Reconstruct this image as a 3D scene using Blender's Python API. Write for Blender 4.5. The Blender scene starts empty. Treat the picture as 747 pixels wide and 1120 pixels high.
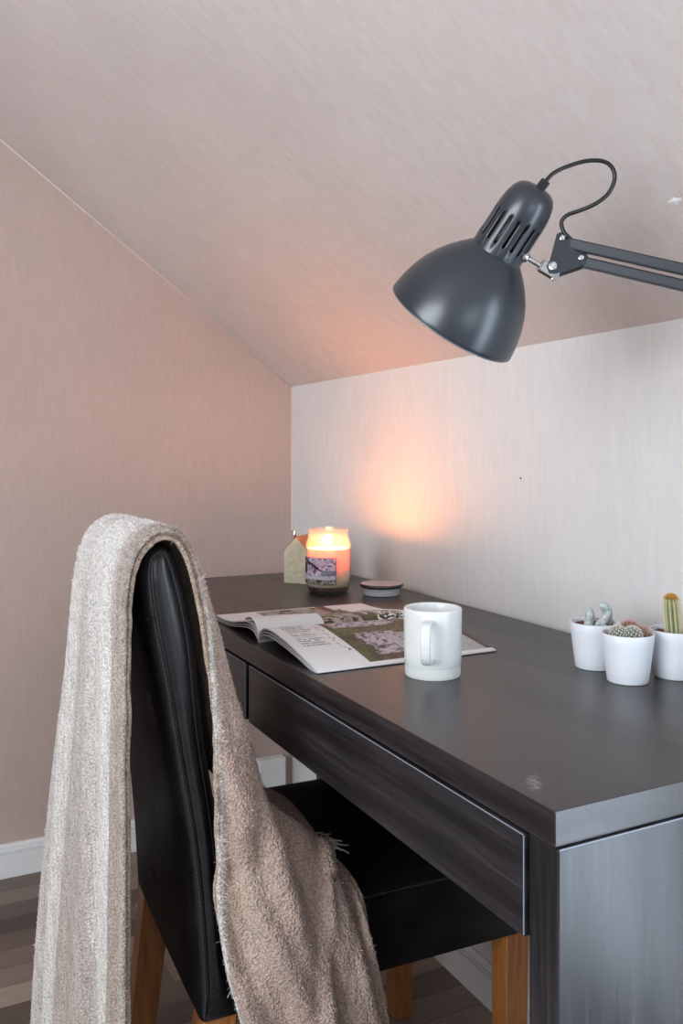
import bpy, bmesh, math, random
import numpy as np
from mathutils import Vector, Matrix

random.seed(4); rng = np.random.default_rng(7)
SC = bpy.context.scene
COL = SC.collection
PI = math.pi

# ------------------------------------------------------------------ helpers
def srgb(r, g, b):
    f = lambda c: (c/12.92 if c <= .04045 else ((c+.055)/1.055)**2.4)
    return (f(r/255), f(g/255), f(b/255), 1)

def new_mat(name):
    m = bpy.data.materials.new(name); m.use_nodes = True
    nt = m.node_tree
    return m, nt, nt.nodes['Principled BSDF']

def plain(name, col, rough=.5, metal=0., spec=.5, **kw):
    m, nt, b = new_mat(name)
    b.inputs['Base Color'].default_value = col
    b.inputs['Roughness'].default_value = rough
    b.inputs['Metallic'].default_value = metal
    b.inputs['Specular IOR Level'].default_value = spec
    for k, v in kw.items():
        b.inputs[k.replace('_', ' ')].default_value = v
    return m

def N(nt, t, **kw):
    n = nt.nodes.new(t)
    for k, v in kw.items():
        if k in n.inputs: n.inputs[k].default_value = v
        else: setattr(n, k, v)
    return n

def mapped(nt, scale=(1, 1, 1), rot=(0, 0, 0)):
    tc = N(nt, 'ShaderNodeTexCoord'); mp = N(nt, 'ShaderNodeMapping')
    mp.inputs['Scale'].default_value = scale; mp.inputs['Rotation'].default_value = rot
    nt.links.new(tc.outputs['Object'], mp.inputs['Vector'])
    return mp.outputs['Vector']

def noise(nt, vec, scale, detail=4, rough=.55, dist=0.):
    n = N(nt, 'ShaderNodeTexNoise')
    n.inputs['Scale'].default_value = scale; n.inputs['Detail'].default_value = detail
    n.inputs['Roughness'].default_value = rough; n.inputs['Distortion'].default_value = dist
    nt.links.new(vec, n.inputs['Vector'])
    return n.outputs['Fac']

def ramp(nt, fac, stops):
    r = N(nt, 'ShaderNodeValToRGB')
    el = r.color_ramp.elements
    while len(el) < len(stops): el.new(.5)
    for e, (p, c) in zip(el, stops): e.position = p; e.color = c
    nt.links.new(fac, r.inputs['Fac'])
    return r.outputs['Color']

def mix(nt, a, b, fac, mode='MIX'):
    n = N(nt, 'ShaderNodeMix'); n.data_type = 'RGBA'; n.blend_type = mode
    for s, v in ((n.inputs[0], fac), (n.inputs[6], a), (n.inputs[7], b)):
        if hasattr(v, 'is_output'): nt.links.new(v, s)
        else: s.default_value = v
    return n.outputs[2]

def bump(nt, bsdf, h, strength=.2, dist=.002):
    n = N(nt, 'ShaderNodeBump'); n.inputs['Strength'].default_value = strength; n.inputs['Distance'].default_value = dist
    nt.links.new(h, n.inputs['Height']); nt.links.new(n.outputs['Normal'], bsdf.inputs['Normal'])

# ------------------------------------------------------------------ objects
def link(name, me, mat=None, parent=None, loc=None, smooth=False):
    o = bpy.data.objects.new(name, me); COL.objects.link(o)
    if mat: me.materials.append(mat)
    if parent: o.parent = parent
    if loc is not None: o.location = loc
    if smooth:
        me.polygons.foreach_set('use_smooth', [True]*len(me.polygons))
    return o

def obj(name, bm, mat, parent=None, loc=None, smooth=False, recalc=True):
    if recalc: bmesh.ops.recalc_face_normals(bm, faces=bm.faces)
    me = bpy.data.meshes.new(name); bm.to_mesh(me); bm.free()
    o = link(name, me, mat, parent, loc, smooth)
    if smooth == 'auto':
        try: me.set_sharp_from_angle(angle=math.radians(40))
        except Exception: pass
    return o

def tag(o, label, cat, group=None):
    o['label'] = label; o['category'] = cat
    if group: o['group'] = group
    return o

def thing(name, label, cat, loc=(0, 0, 0), rotz=0., group=None):
    o = bpy.data.objects.new(name, None); COL.objects.link(o)
    o.empty_display_size = .05
    o.location = loc; o.rotation_euler = (0, 0, rotz)
    return tag(o, label, cat, group)

def struct(o):
    o['kind'] = 'structure'; return o

def box(bm, lo, hi, bev=0., seg=2):
    g = bmesh.ops.create_cube(bm, size=1.)
    vs = g['verts']
    for v in vs:
        v.co = Vector([(lo[i]+hi[i])/2 + v.co[i]*(hi[i]-lo[i]) for i in range(3)])
    if bev:
        es = list({e for v in vs for e in v.link_edges})
        bmesh.ops.bevel(bm, geom=es, offset=bev, segments=seg, affect='EDGES', profile=.5)
    return bm

def B(lo, hi, bev=0., seg=2):
    return box(bmesh.new(), lo, hi, bev, seg)

def poly(bm, pts):
    return bm.faces.new([bm.verts.new(p) for p in pts])

def prism(bm, outline, y0, y1, axis='y'):
    """outline in (a,b) extruded along one axis"""
    mk = {'y': lambda a, b, t: (a, t, b), 'x': lambda a, b, t: (t, a, b), 'z': lambda a, b, t: (a, b, t)}[axis]
    v0 = [bm.verts.new(mk(a, b, y0)) for a, b in outline]; v1 = [bm.verts.new(mk(a, b, y1)) for a, b in outline]
    n = len(outline)
    f0 = bm.faces.new(v0); f1 = bm.faces.new(v1[::-1])
    for i in range(n): bm.faces.new((v0[i], v0[(i+1) % n], v1[(i+1) % n], v1[i]))
    return f0, f1

def lathe(bm, prof, n=48, closed=False, M=None, skip=None):
    """prof = [(r,z)...]"""
    rings = []
    for r, z in prof:
        if r < 1e-6: rings.append([bm.verts.new((0, 0, z))])
        else: rings.append([bm.verts.new((r*math.cos(2*PI*i/n), r*math.sin(2*PI*i/n), z)) for i in range(n)])
    prs = list(zip(range(len(rings)-1), range(1, len(rings))))
    if closed: prs.append((len(rings)-1, 0))
    for a, b in prs:
        A, Bq = rings[a], rings[b]
        for i in range(n):
            j = (i+1) % n
            if skip and skip(a, i): continue
            if len(A) == 1 and len(Bq) == 1: continue
            if len(A) == 1: bm.faces.new((A[0], Bq[i], Bq[j]))
            elif len(Bq) == 1: bm.faces.new((A[i], A[j], Bq[0]))
            else: bm.faces.new((A[i], A[j], Bq[j], Bq[i]))
    if M is not None:
        for ring in rings:
            for v in ring: v.co = M @ v.co
    return bm

def tube(bm, pts, rad, n=10, cap=True):
    pts = [Vector(p) for p in pts]
    m = len(pts); rings = []
    rs = rad if hasattr(rad, '__len__') else [rad]*m
    t0 = (pts[1]-pts[0]).normalized()
    u = t0.orthogonal().normalized()
    for i in range(m):
        t = (pts[min(i+1, m-1)]-pts[max(i-1, 0)]).normalized()
        u = (u-t*u.dot(t)).normalized(); w = t.cross(u)
        rings.append([bm.verts.new(pts[i]+(u*math.cos(2*PI*k/n)+w*math.sin(2*PI*k/n))*rs[i]) for k in range(n)])
    for a, b in zip(rings, rings[1:]):
        for k in range(n): bm.faces.new((a[k], a[(k+1) % n], b[(k+1) % n], b[k]))
    if cap: bm.faces.new(rings[0][::-1]); bm.faces.new(rings[-1])
    return bm

def catmull(P, k=8):
    P = np.asarray(P, float); out = []
    Q = np.vstack([2*P[0]-P[1], P, 2*P[-1]-P[-2]])
    for i in range(1, len(Q)-2):
        p0, p1, p2, p3 = Q[i-1:i+3]
        for t in np.linspace(0, 1, k, endpoint=False):
            out.append(.5*(2*p1+(p2-p0)*t+(2*p0-5*p1+4*p2-p3)*t*t+(3*p1-p0-3*p2+p3)*t**3))
    out.append(Q[-2]); return np.array(out)

def frame(origin, axis, xdir):
    z = Vector(axis).normalized(); x = Vector(xdir); x = (x-z*x.dot(z)).normalized(); y = z.cross(x)
    M = Matrix((x, y, z)).transposed().to_4x4(); M.translation = Vector(origin); return M

def vnoise(x, y, seed=0):
    """smooth value noise on arrays"""
    r = np.random.default_rng(seed).random((64, 64))
    xi = np.floor(x).astype(int); yi = np.floor(y).astype(int)
    fx = x-xi; fy = y-yi; fx = fx*fx*(3-2*fx); fy = fy*fy*(3-2*fy)
    g = lambda a, b: r[a % 64, b % 64]
    return (g(xi, yi)*(1-fx)+g(xi+1, yi)*fx)*(1-fy)+(g(xi, yi+1)*(1-fx)+g(xi+1, yi+1)*fx)*fy

def set_colors(me, cols):
    a = me.color_attributes.new('Col', 'FLOAT_COLOR', 'POINT')
    c = np.ones((len(me.vertices), 4), np.float32); c[:, :3] = cols
    a.data.foreach_set('color', c.ravel())

def raw_mesh(name, V, F):
    me = bpy.data.meshes.new(name); me.from_pydata(np.asarray(V).tolist(), [], [list(f) for f in F]); me.update()
    return me

def lin(c):
    c = np.asarray(c, float)/255
    return np.where(c <= .04045, c/12.92, ((c+.055)/1.055)**2.4)

# ------------------------------------------------------------------ materials
def wallpaper(name, base, streak, axis):
    m, nt, b = new_mat(name)
    sc = {'x': (14, 14, 2.2), 'slope': (4, 13, 4)}[axis]
    v = mapped(nt, sc)
    f1 = noise(nt, v, 6, 6, .65, .5)
    f2 = noise(nt, mapped(nt, (1, 1, 1)), 3.0, 3, .5)
    f3 = noise(nt, mapped(nt, tuple(2.2*s for s in sc)), 9, 3, .6, .3)
    c = ramp(nt, f1, [(.25, streak), (.75, base)])
    c = mix(nt, c, ramp(nt, f2, [(.3, (.93, .93, .93, 1)), (.7, (1.03, 1.03, 1.03, 1))]), .8, 'MULTIPLY')
    c = mix(nt, c, ramp(nt, f3, [(.3, (.955, .95, .95, 1)), (.7, (1.02, 1.02, 1.02, 1))]), .5, 'MULTIPLY')
    nt.links.new(c, b.inputs['Base Color'])
    b.inputs['Roughness'].default_value = .75; b.inputs['Specular IOR Level'].default_value = .25
    bump(nt, b, f3, .12, .001)
    return m

M_WALL_R = wallpaper('wallpaper_grey', srgb(229, 229, 229), srgb(221, 220, 219), 'x')
M_WALL_B = wallpaper('wallpaper_rose', srgb(198, 179, 172), srgb(190, 169, 161), 'x')
M_CEIL = wallpaper('wallpaper_ceiling', srgb(217, 210, 208), srgb(208, 198, 194), 'slope')
M_WHITE = plain('white_paint', srgb(236, 238, 238), .35)
M_GROOVE = plain('groove_shadow_gap', srgb(96, 100, 108), .5)

def floor_mat():
    m, nt, b = new_mat('laminate_planks')
    v = mapped(nt)
    br = N(nt, 'ShaderNodeTexBrick')
    br.offset = .37; br.offset_frequency = 2; br.squash = 1
    br.inputs['Scale'].default_value = 1
    br.inputs['Brick Width'].default_value = .36; br.inputs['Row Height'].default_value = .066
    br.inputs['Mortar Size'].default_value = .0007; br.inputs['Bias'].default_value = 0
    br.inputs['Color1'].default_value = (0, 0, 0, 1); br.inputs['Color2'].default_value = (1, 1, 1, 1)
    br.inputs['Mortar'].default_value = (.05, .05, .05, 1)
    nt.links.new(v, br.inputs['Vector'])
    base = ramp(nt, br.outputs['Color'], [(0., srgb(84, 72, 66)), (.35, srgb(116, 102, 94)), (.65, srgb(146, 130, 119)), (1., srgb(178, 163, 149))])
    g = noise(nt, mapped(nt, (3, 45, 3)), 5, 6, .65, .6)
    c = mix(nt, base, ramp(nt, g, [(.3, (.62, .60, .58, 1)), (.7, (1.12, 1.1, 1.08, 1))]), .8, 'MULTIPLY')
    nt.links.new(c, b.inputs['Base Color'])
    b.inputs['Roughness'].default_value = .42
    bump(nt, b, g, .08, .001)
    return m
M_FLOOR = floor_mat()

def ash(name, axis, k=1., cool=0):
    """dark stained ash veneer; grain runs along axis"""
    m, nt, b = new_mat(name)
    lo, hi = 1.6, 34.
    sc = {'y': (hi, lo, hi), 'z': (hi, hi, lo), 'x': (lo, hi, hi)}[axis]
    lo2 = {'y': (7, .8, 7), 'z': (7, 7, .8), 'x': (.8, 7, 7)}[axis]
    g = noise(nt, mapped(nt, sc), 5, 7, .68, .4)
    wv = N(nt, 'ShaderNodeTexWave'); wv.wave_type = 'RINGS'; wv.rings_direction = 'SPHERICAL'
    wv.inputs['Scale'].default_value = 1.1; wv.inputs['Distortion'].default_value = 3.5; wv.inputs['Detail'].default_value = 3; wv.inputs['Detail Scale'].default_value = 1.2
    nt.links.new(mapped(nt, lo2), wv.inputs['Vector'])
    c = ramp(nt, g, [(.28, srgb(24-cool, 20, 21+cool)), (.55, srgb(42-cool, 37, 38+cool)), (.78, srgb(68-cool, 63, 65+cool))])
    c = mix(nt, c, ramp(nt, wv.outputs['Color'], [(.0, (.42, .42, .42, 1)), (.7, (1.2, 1.2, 1.2, 1))]), .85, 'MULTIPLY')
    nt.links.new(c, b.inputs['Base Color'])
    rr = N(nt, 'ShaderNodeMapRange'); nt.links.new(g, rr.inputs['Value'])
    rr.inputs['To Min'].default_value = .20; rr.inputs['To Max'].default_value = .44
    nt.links.new(rr.outputs[0], b.inputs['Roughness'])
    b.inputs['Specular IOR Level'].default_value = .52
    bump(nt, b, g, .10, .0006)
    return m
M_ASH_Y, M_ASH_Z = ash('black_brown_ash_lengthwise', 'y', 1, 3), ash('black_brown_ash_upright', 'z', 1, 4)
M_ASH_TOP = ash('black_brown_ash_top', 'y', 1.0)
def scuff(m, at_):
    nt = m.node_tree; b = nt.nodes['Principled BSDF']; src = b.inputs['Base Color'].links[0].from_socket
    mp = N(nt, 'ShaderNodeMapping'); tc = N(nt, 'ShaderNodeTexCoord'); nt.links.new(tc.outputs['Object'], mp.inputs['Vector'])
    mp.vector_type = 'TEXTURE'; mp.inputs['Location'].default_value = at_; mp.inputs['Rotation'].default_value = (0, 0, .9); mp.inputs['Scale'].default_value = (.026, .009, .02)
    ln = N(nt, 'ShaderNodeVectorMath'); ln.operation = 'LENGTH'; nt.links.new(mp.outputs[0], ln.inputs[0])
    fo = N(nt, 'ShaderNodeMapRange'); fo.interpolation_type = 'SMOOTHSTEP'; nt.links.new(ln.outputs['Value'], fo.inputs['Value'])
    fo.inputs['From Min'].default_value = 1.; fo.inputs['From Max'].default_value = .1
    n_ = noise(nt, mapped(nt, (1, 1, 1)), 160, 4, .7)
    mu = N(nt, 'ShaderNodeMath'); mu.operation = 'MULTIPLY'; nt.links.new(fo.outputs[0], mu.inputs[0]); nt.links.new(ramp(nt, n_, [(.42, (0, 0, 0, 1)), (.68, (1, 1, 1, 1))]), mu.inputs[1])
    nt.links.new(mix(nt, src, srgb(168, 166, 166), mu.outputs[0]), b.inputs['Base Color'])
scuff(M_ASH_TOP, (.026, .058, .75))

def leather():
    m, nt, b = new_mat('black_leather')
    v = mapped(nt)
    n1 = noise(nt, v, 18, 4, .6); n2 = noise(nt, v, 420, 3, .6)
    nt.links.new(ramp(nt, n1, [(.3, srgb(14, 14, 17)), (.7, srgb(24, 24, 28))]), b.inputs['Base Color'])
    nt.links.new(ramp(nt, n1, [(.3, (.30, .30, .30, 1)), (.7, (.46, .46, .46, 1))]), b.inputs['Roughness'])
    b.inputs['Specular IOR Level'].default_value = 0.
    bump(nt, b, mix(nt, n1, n2, .25), .3, .0016)
    g = N(nt, 'ShaderNodeBsdfGlossy'); nt.links.new(b.inputs['Normal'].links[0].from_socket, g.inputs['Normal'])
    nt.links.new(ramp(nt, n1, [(.3, (.26, .26, .26, 1)), (.7, (.42, .42, .42, 1))]), g.inputs['Roughness'])
    lw = N(nt, 'ShaderNodeLayerWeight'); pw = N(nt, 'ShaderNodeMath'); pw.operation = 'POWER'; pw.inputs[1].default_value = 4.; nt.links.new(lw.outputs['Facing'], pw.inputs[0])
    fa = N(nt, 'ShaderNodeMath'); fa.operation = 'MULTIPLY_ADD'; fa.inputs[1].default_value = .05; fa.inputs[2].default_value = .045; nt.links.new(pw.outputs[0], fa.inputs[0])
    ms = N(nt, 'ShaderNodeMixShader'); nt.links.new(fa.outputs[0], ms.inputs[0]); nt.links.new(b.outputs[0], ms.inputs[1]); nt.links.new(g.outputs[0], ms.inputs[2])
    nt.links.new(ms.outputs[0], nt.nodes['Material Output'].inputs['Surface'])
    return m
M_LEATHER = leather()
M_THREAD = plain('grey_thread', srgb(74, 78, 86), .6)

def oak():
    m, nt, b = new_mat('warm_stained_wood')
    g = noise(nt, mapped(nt, (40, 40, 3)), 4, 6, .65, .4)
    nt.links.new(ramp(nt, g, [(.3, srgb(126, 74, 34)), (.7, srgb(176, 116, 62))]), b.inputs['Base Color'])
    b.inputs['Roughness'].default_value = .4
    return m
M_OAK = oak()

def vcol_mat(name, rough=.5, spec=.4, bumpscale=None, bstr=.6, bdist=.002, sheen=0.):
    m, nt, b = new_mat(name)
    a = N(nt, 'ShaderNodeVertexColor'); a.layer_name = 'Col'
    nt.links.new(a.outputs['Color'], b.inputs['Base Color'])
    b.inputs['Roughness'].default_value = rough; b.inputs['Specular IOR Level'].default_value = spec
    if sheen: b.inputs['Sheen Weight'].default_value = sheen; b.inputs['Sheen Roughness'].default_value = .5
    if bumpscale:
        vo = N(nt, 'ShaderNodeTexVoronoi'); vo.inputs['Scale'].default_value = bumpscale
        nt.links.new(mapped(nt), vo.inputs['Vector'])
        inv = N(nt, 'ShaderNodeMath'); inv.operation = 'SUBTRACT'; inv.inputs[0].default_value = 1
        nt.links.new(vo.outputs['Distance'], inv.inputs[1])
        bump(nt, b, inv.outputs[0], bstr, bdist)
        c = mix(nt, a.outputs['Color'], ramp(nt, vo.outputs['Distance'], [(.25, (1.06, 1.06, 1.06, 1)), (.85, (.55, .52, .5, 1))]), .75, 'MULTIPLY')
        nt.links.new(c, b.inputs['Base Color'])
    return m
M_KNIT = vcol_mat('boucle_knit', .95, .1, 300, .8, .004, .15)
M_YARN = vcol_mat('boucle_yarn', .95, .1, sheen=.15)
M_PAGE = vcol_mat('printed_page', .5, .25)
M_PAPER = plain('page_edges', srgb(222, 224, 226), .7)
M_CERAMIC = plain('white_glazed_ceramic', srgb(228, 232, 231), .22)
M_BISQUE = plain('unglazed_ceramic_base', srgb(214, 217, 214), .6)
M_POT = plain('white_matt_pot', srgb(226, 231, 238), .42)
M_LAMP = plain('charcoal_lacquer', srgb(38, 45, 54), .30, 0., .7)
M_LAMP_IN = plain('white_reflector', srgb(210, 210, 208), .5)
M_BLACK = plain('black_plastic', srgb(20, 21, 23), .32)
M_ARM = plain('charcoal_steel_bar', srgb(42, 47, 54), .42)
M_CHROME = plain('chrome', srgb(205, 208, 212), .12, 1.)
M_BULB = plain('frosted_bulb', srgb(238, 236, 228), .25)

def glass(name, tint=(1, 1, 1, 1), ior=1.45, rough=.02, gain=1.):
    m = bpy.data.materials.new(name); m.use_nodes = True; nt = m.node_tree
    for n in list(nt.nodes):
        if n.type != 'OUTPUT_MATERIAL': nt.nodes.remove(n)
    out = nt.nodes[0]
    t = N(nt, 'ShaderNodeBsdfTransparent'); t.inputs['Color'].default_value = tint
    g = N(nt, 'ShaderNodeBsdfGlossy'); g.inputs['Roughness'].default_value = rough
    lw = N(nt, 'ShaderNodeLayerWeight'); lw.inputs['Blend'].default_value = .5
    pw = N(nt, 'ShaderNodeMath'); pw.operation = 'POWER'; pw.inputs[1].default_value = 4.; nt.links.new(lw.outputs['Facing'], pw.inputs[0])
    fr = N(nt, 'ShaderNodeMath'); fr.operation = 'MULTIPLY_ADD'; fr.inputs[1].default_value = .7; fr.inputs[2].default_value = .035; nt.links.new(pw.outputs[0], fr.inputs[0])
    mx = N(nt, 'ShaderNodeMixShader')
    nt.links.new(fr.outputs[0], mx.inputs[0]); nt.links.new(t.outputs[0], mx.inputs[1]); nt.links.new(g.outputs[0], mx.inputs[2])
    nt.links.new(mx.outputs[0], out.inputs['Surface'])
    return m
M_GLASS = glass('clear_glass', (.985, .975, .965, 1))
def hazy():
    # a candle jar: clear below, misted with soot and wax above the melt
    m = M_GLASS.copy(); m.name = 'misted_jar_glass'; nt = m.node_tree
    out = [n for n in nt.nodes if n.type == 'OUTPUT_MATERIAL'][0]; src = out.inputs['Surface'].links[0].from_socket
    tc = N(nt, 'ShaderNodeTexCoord'); sx = N(nt, 'ShaderNodeSeparateXYZ'); nt.links.new(tc.outputs['Object'], sx.inputs[0])
    mr = N(nt, 'ShaderNodeMapRange'); mr.interpolation_type = 'SMOOTHSTEP'; nt.links.new(sx.outputs['Z'], mr.inputs['Value'])
    mr.inputs['From Min'].default_value = .085; mr.inputs['From Max'].default_value = .100; mr.inputs['To Min'].default_value = .0; mr.inputs['To Max'].default_value = .04
    tr = N(nt, 'ShaderNodeBsdfTranslucent'); tr.inputs['Color'].default_value = srgb(246, 236, 224)
    mx = N(nt, 'ShaderNodeMixShader'); nt.links.new(mr.outputs[0], mx.inputs[0]); nt.links.new(src, mx.inputs[1]); nt.links.new(tr.outputs[0], mx.inputs[2]); nt.links.new(mx.outputs[0], out.inputs['Surface'])
    return m
M_JAR = hazy()
M_GLASS_DARK = glass('smoked_glass', (.35, .30, .30, 1))
M_PANE = glass('window_glass')

# ------------------------------------------------------------------ room
XW, YW, ZK, KS = .517, 1.727, 1.236, .744      # knee wall, gable wall, eaves height, roof slope
XT = -.95; ZT = ZK+KS*(XW-XT)                  # where the slope meets the flat ceiling
XL, YF = -2.5, -2.6
bm = B((XL-.1, YF-.1, -.06), (XW+.12, YW+.1, 0)); struct(obj('floor', bm, M_FLOOR))
bm = bmesh.new()                               # knee wall with an opening for the low window behind the viewer
WA, WB, WS = -1.25, -.10, .47
box(bm, (XW, WB, 0), (XW+.1, YW, ZK+.09)); box(bm, (XW, YF, 0), (XW+.1, WA, ZK+.09)); box(bm, (XW, WA, 0), (XW+.1, WB, WS))
box(bm, (XW, WA, 1.14), (XW+.1, WB, ZK+.09))
wall_right = struct(obj('wall_right', bm, M_WALL_R))
bm = bmesh.new()
prism(bm, [(XL, 0), (XW+.1, 0), (XW+.1, ZK-.02), (XT, ZT+.1), (XL, ZT+.1)], YW, YW+.1)
wall_back = struct(obj('wall_back', bm, M_WALL_B))
bm = bmesh.new()
prism(bm, [(XW+.1, ZK-KS*.1), (XT, ZT), (XL, ZT), (XL, ZT+.12), (XT-.03, ZT+.12), (XW+.1, ZK-KS*.1+.15)], YF, YW)
ceiling = struct(obj('ceiling', bm, M_CEIL))
bm = bmesh.new()
box(bm, (XL-.1, YF, 0), (XL, -1.6, ZT)); box(bm, (XL-.1, .2, 0), (XL, YW, ZT)); box(bm, (XL-.1, -1.6, 0), (XL, .2, .75)); box(bm, (XL-.1, -1.6, 2.05), (XL, .2, ZT))
struct(obj('wall_left', bm, M_WALL_R))
bm = bmesh.new()
y0, y1 = YF-.1, YF
box(bm, (XL, y0, 0), (-1.0, y1, ZT)); box(bm, (.35, y0, 0), (XW, y1, ZT)); box(bm, (-1.0, y0, 0), (.35, y1, .08)); box(bm, (-1.0, y0, 1.2), (.35, y1, ZT))
struct(obj('wall_front', bm, M_WALL_R))

def window(name, lo, hi, axis):
    """frame with two casements and panes filling an opening; axis = thin direction"""
    fr = bmesh.new(); gl = bmesh.new()
    a = 1-axis; w = .055
    def bb(bmx, a0, a1, z0, z1, t0, t1, bev=.004):
        l = [0, 0, z0]; h = [0, 0, z1]; l[a] = a0; h[a] = a1; l[axis] = t0; h[axis] = t1
        box(bmx, l, h, bev, 1)
    t0, t1 = lo[axis], hi[axis]; A0, A1, Z0, Z1 = lo[a], hi[a], lo[2], hi[2]; mid = (A0+A1)/2
    for (p, q) in ((A0, A0+w), (mid-w/2, mid+w/2), (A1-w, A1)): bb(fr, p, q, Z0, Z1, t0, t1)
    for (p, q) in ((Z0, Z0+w), (Z1-w, Z1)): bb(fr, A0+w, mid-w/2, p, q, t0, t1); bb(fr, mid+w/2, A1-w, p, q, t0, t1)
    tm = (t0+t1)/2
    bb(gl, A0+w, mid-w/2, Z0+w, Z1-w, tm-.003, tm+.003, 0); bb(gl, mid+w/2, A1-w, Z0+w, Z1-w, tm-.003, tm+.003, 0)
    o = struct(obj(name, fr, M_WHITE)); obj('window_pane', gl, M_PANE, o)
window('window_1', (-1.0, YF-.07, .08), (.35, YF-.02, 1.2), 1)
window('window_2', (XL-.07, -1.6, .75), (XL-.02, .2, 2.05), 0)
window('window_3', (XW+.02, WA, WS), (XW+.07, WB, 1.14), 0)

# skirting boards: flat face, two grooves near the top
def skirting(name, p0, p1, d):
    """profile (depth,height) swept from p0 to p1; d = unit direction into the room"""
    prof = [(0, 0), (.013, 0), (.013, .058), (.0085, .0588), (.0085, .0605), (.0125, .0615), (.0125, .0660), (.0080, .0668), (.0080, .0700), (.0105, .0715), (.0095, .078), (.007, .0805), (0, .0805)]
    bm = bmesh.new(); rows = []
    for p in (p0, p1): rows.append([bm.verts.new((p[0]+d[0]*a, p[1]+d[1]*a, z)) for a, z in prof])
    n = len(prof)
    for i in range(n): bm.faces.new((rows[0][i], rows[0][(i+1) % n], rows[1][(i+1) % n], rows[1][i]))
    bm.faces.new(rows[0]); bm.faces.new(rows[1][::-1])
    o = struct(obj(name, bm, M_WHITE))
    return o
skirting('baseboard_right', (XW, YF), (XW, YW), (-1, 0))
skirting('baseboard_back', (XL, YW), (XW-.013, YW), (0, -1))
skirting('baseboard_left', (XL, YF), (XL, YW-.013), (1, 0))
# thin pale sealant beads in the corners
M_BEAD = plain('sealant', srgb(222, 208, 200), .5)
b = tube(bmesh.new(), [(XW, YW, .0805), (XW, YW, ZK)], .0028, 8); struct(obj('trim_1', b, M_BEAD, smooth=True))
b = tube(bmesh.new(), [(XW, YW, ZK), (XT, YW, ZT)], .0028, 8); struct(obj('trim_2', b, M_BEAD, smooth=True))
# small blemishes in the wallpaper
M_TEAR = plain('bare_paper', srgb(240, 240, 238), .8)
M_HOLE = plain('dark_hole', srgb(40, 36, 36), .9)
def blemish(name, bm, mat, parent): return obj(name, bm, mat, parent)
bm = bmesh.new(); lathe(bm, [(0, 0), (.0016, 0), (.0019, .0004), (0, .0005)], 10, M=frame((XW-.0005, .693, .999), (-1, 0, 0), (0, 1, 0))); blemish('nail_hole', bm, M_HOLE, wall_right)
bm = bmesh.new()
for dy, dz, s in ((.008, .008, .0016), (-.006, .009, .0014), (.012, .001, .0012), (.002, .014, .0011), (-.002, -.008, .0012)):
    lathe(bm, [(0, 0), (s, 0), (s*.6, .0005), (0, .0005)], 6, M=frame((XW-.0003, .693+dy, .999+dz), (-1, 0, 0), (0, 1, 0)))
blemish('paper_chip', bm, M_TEAR, wall_right)
# torn patch on the slope at the right edge of the view
nrm = Vector((-KS, 0, -1)).normalized()
SLX, SLY = .3631, .2054
def on_slope(x, y): return Vector((x, y, ZK+KS*(XW-x)))
SL = on_slope(SLX, SLY)
Ms = frame(SL, nrm, (0, -1, 0))
bm = bmesh.new()
out = [(-.010, .001), (-.006, .004), (-.002, .0035), (.002, .0075), (.006, .003), (.012, .002), (.009, -.002), (.003, -.003), (-.001, -.006), (-.004, -.002)]
vs = [bm.verts.new(Ms @ Vector((a, b_, .0002))) for a, b_ in out]; top = bm.verts.new(Ms @ Vector((.001, .001, .0018)))
for i in range(len(vs)): bm.faces.new((vs[i], vs[(i+1) % len(vs)], top))
blemish('torn_patch', bm, M_TEAR, ceiling)

# ------------------------------------------------------------------ desk
DW, DL, DH, TT = .495, 1.42, .75, .030
desk = thing('desk', 'long black-brown wooden desk with drawers standing against the wall', 'desk', (0, 0, 0))
obj('desktop', B((0, 0, DH-TT), (DW, DL, DH), .0010, 2), M_ASH_TOP, desk)
LT = .034
obj('side_panel', B((.0004, -.0032, 0), (DW, LT, DH-TT-.0002), .0020, 3), M_ASH_Z, desk)
for x in (.0004, DW-.045):
    obj('leg', B((x, DL-LT, 0), (x+.045, DL, DH-TT-.0003), .0016, 2), M_ASH_Z, desk)
obj('end_rail', B((.0456, DL-LT+.004, .632), (DW-.0452, DL-.002, DH-TT-.0005), .0010, 1), M_ASH_Y, desk)
obj('back_rail', B((DW-.018, LT+.0003, .60), (DW-.001, DL-LT, DH-TT-.001), .001, 1), M_ASH_Y, desk)
obj('divider', B((.02, .701, .632), (DW-.02, .711, DH-TT-.001), .001, 1), M_ASH_Z, desk)
M_EDGE = plain('painted_edge_highlight', srgb(142, 150, 163), .35)  # bright edge highlights of the desk, put into thin pale strips
obj('pale_edge', B((.002, -.0036, DH-TT-.0010), (DW-.001, -.0024, DH-TT-.0001), .0003, 1), M_EDGE, desk)['label'] = 'painted highlight along the edge of the side panel'
def drawer(y0_, y1_):
    d = obj('drawer', B((-.0030, y0_, .630), (.0165, y1_, .7180), .0020, 3), M_ASH_Y, desk)
    e = bmesh.new(); box(e, (-.0033, y0_+.001, .7169), (-.0020, y1_-.001, .7179), .0003, 1); box(e, (-.0033, y0_+.0001, .632), (-.0020, y0_+.0010, .7169), .0003, 1)  # highlight painted as pale strips on the top and near edges
    obj('pale_edge', e, M_EDGE, d)['label'] = 'painted highlight along the edge of the drawer front'
    t = bmesh.new(); x1, z0, z1 = .44, .645, .705
    box(t, (.0168, y0_+.012, z0), (x1, y0_+.024, z1)); box(t, (.0168, y1_-.024, z0), (x1, y1_-.012, z1)); box(t, (x1-.012, y0_+.024, z0), (x1, y1_-.024, z1)); box(t, (.0168, y0_+.024, z0), (x1-.012, y1_-.024, z0+.006))
    obj('drawer_box', t, M_ASH_Y, d)
drawer(.036, .698); drawer(.7125, DL-.036)

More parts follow.
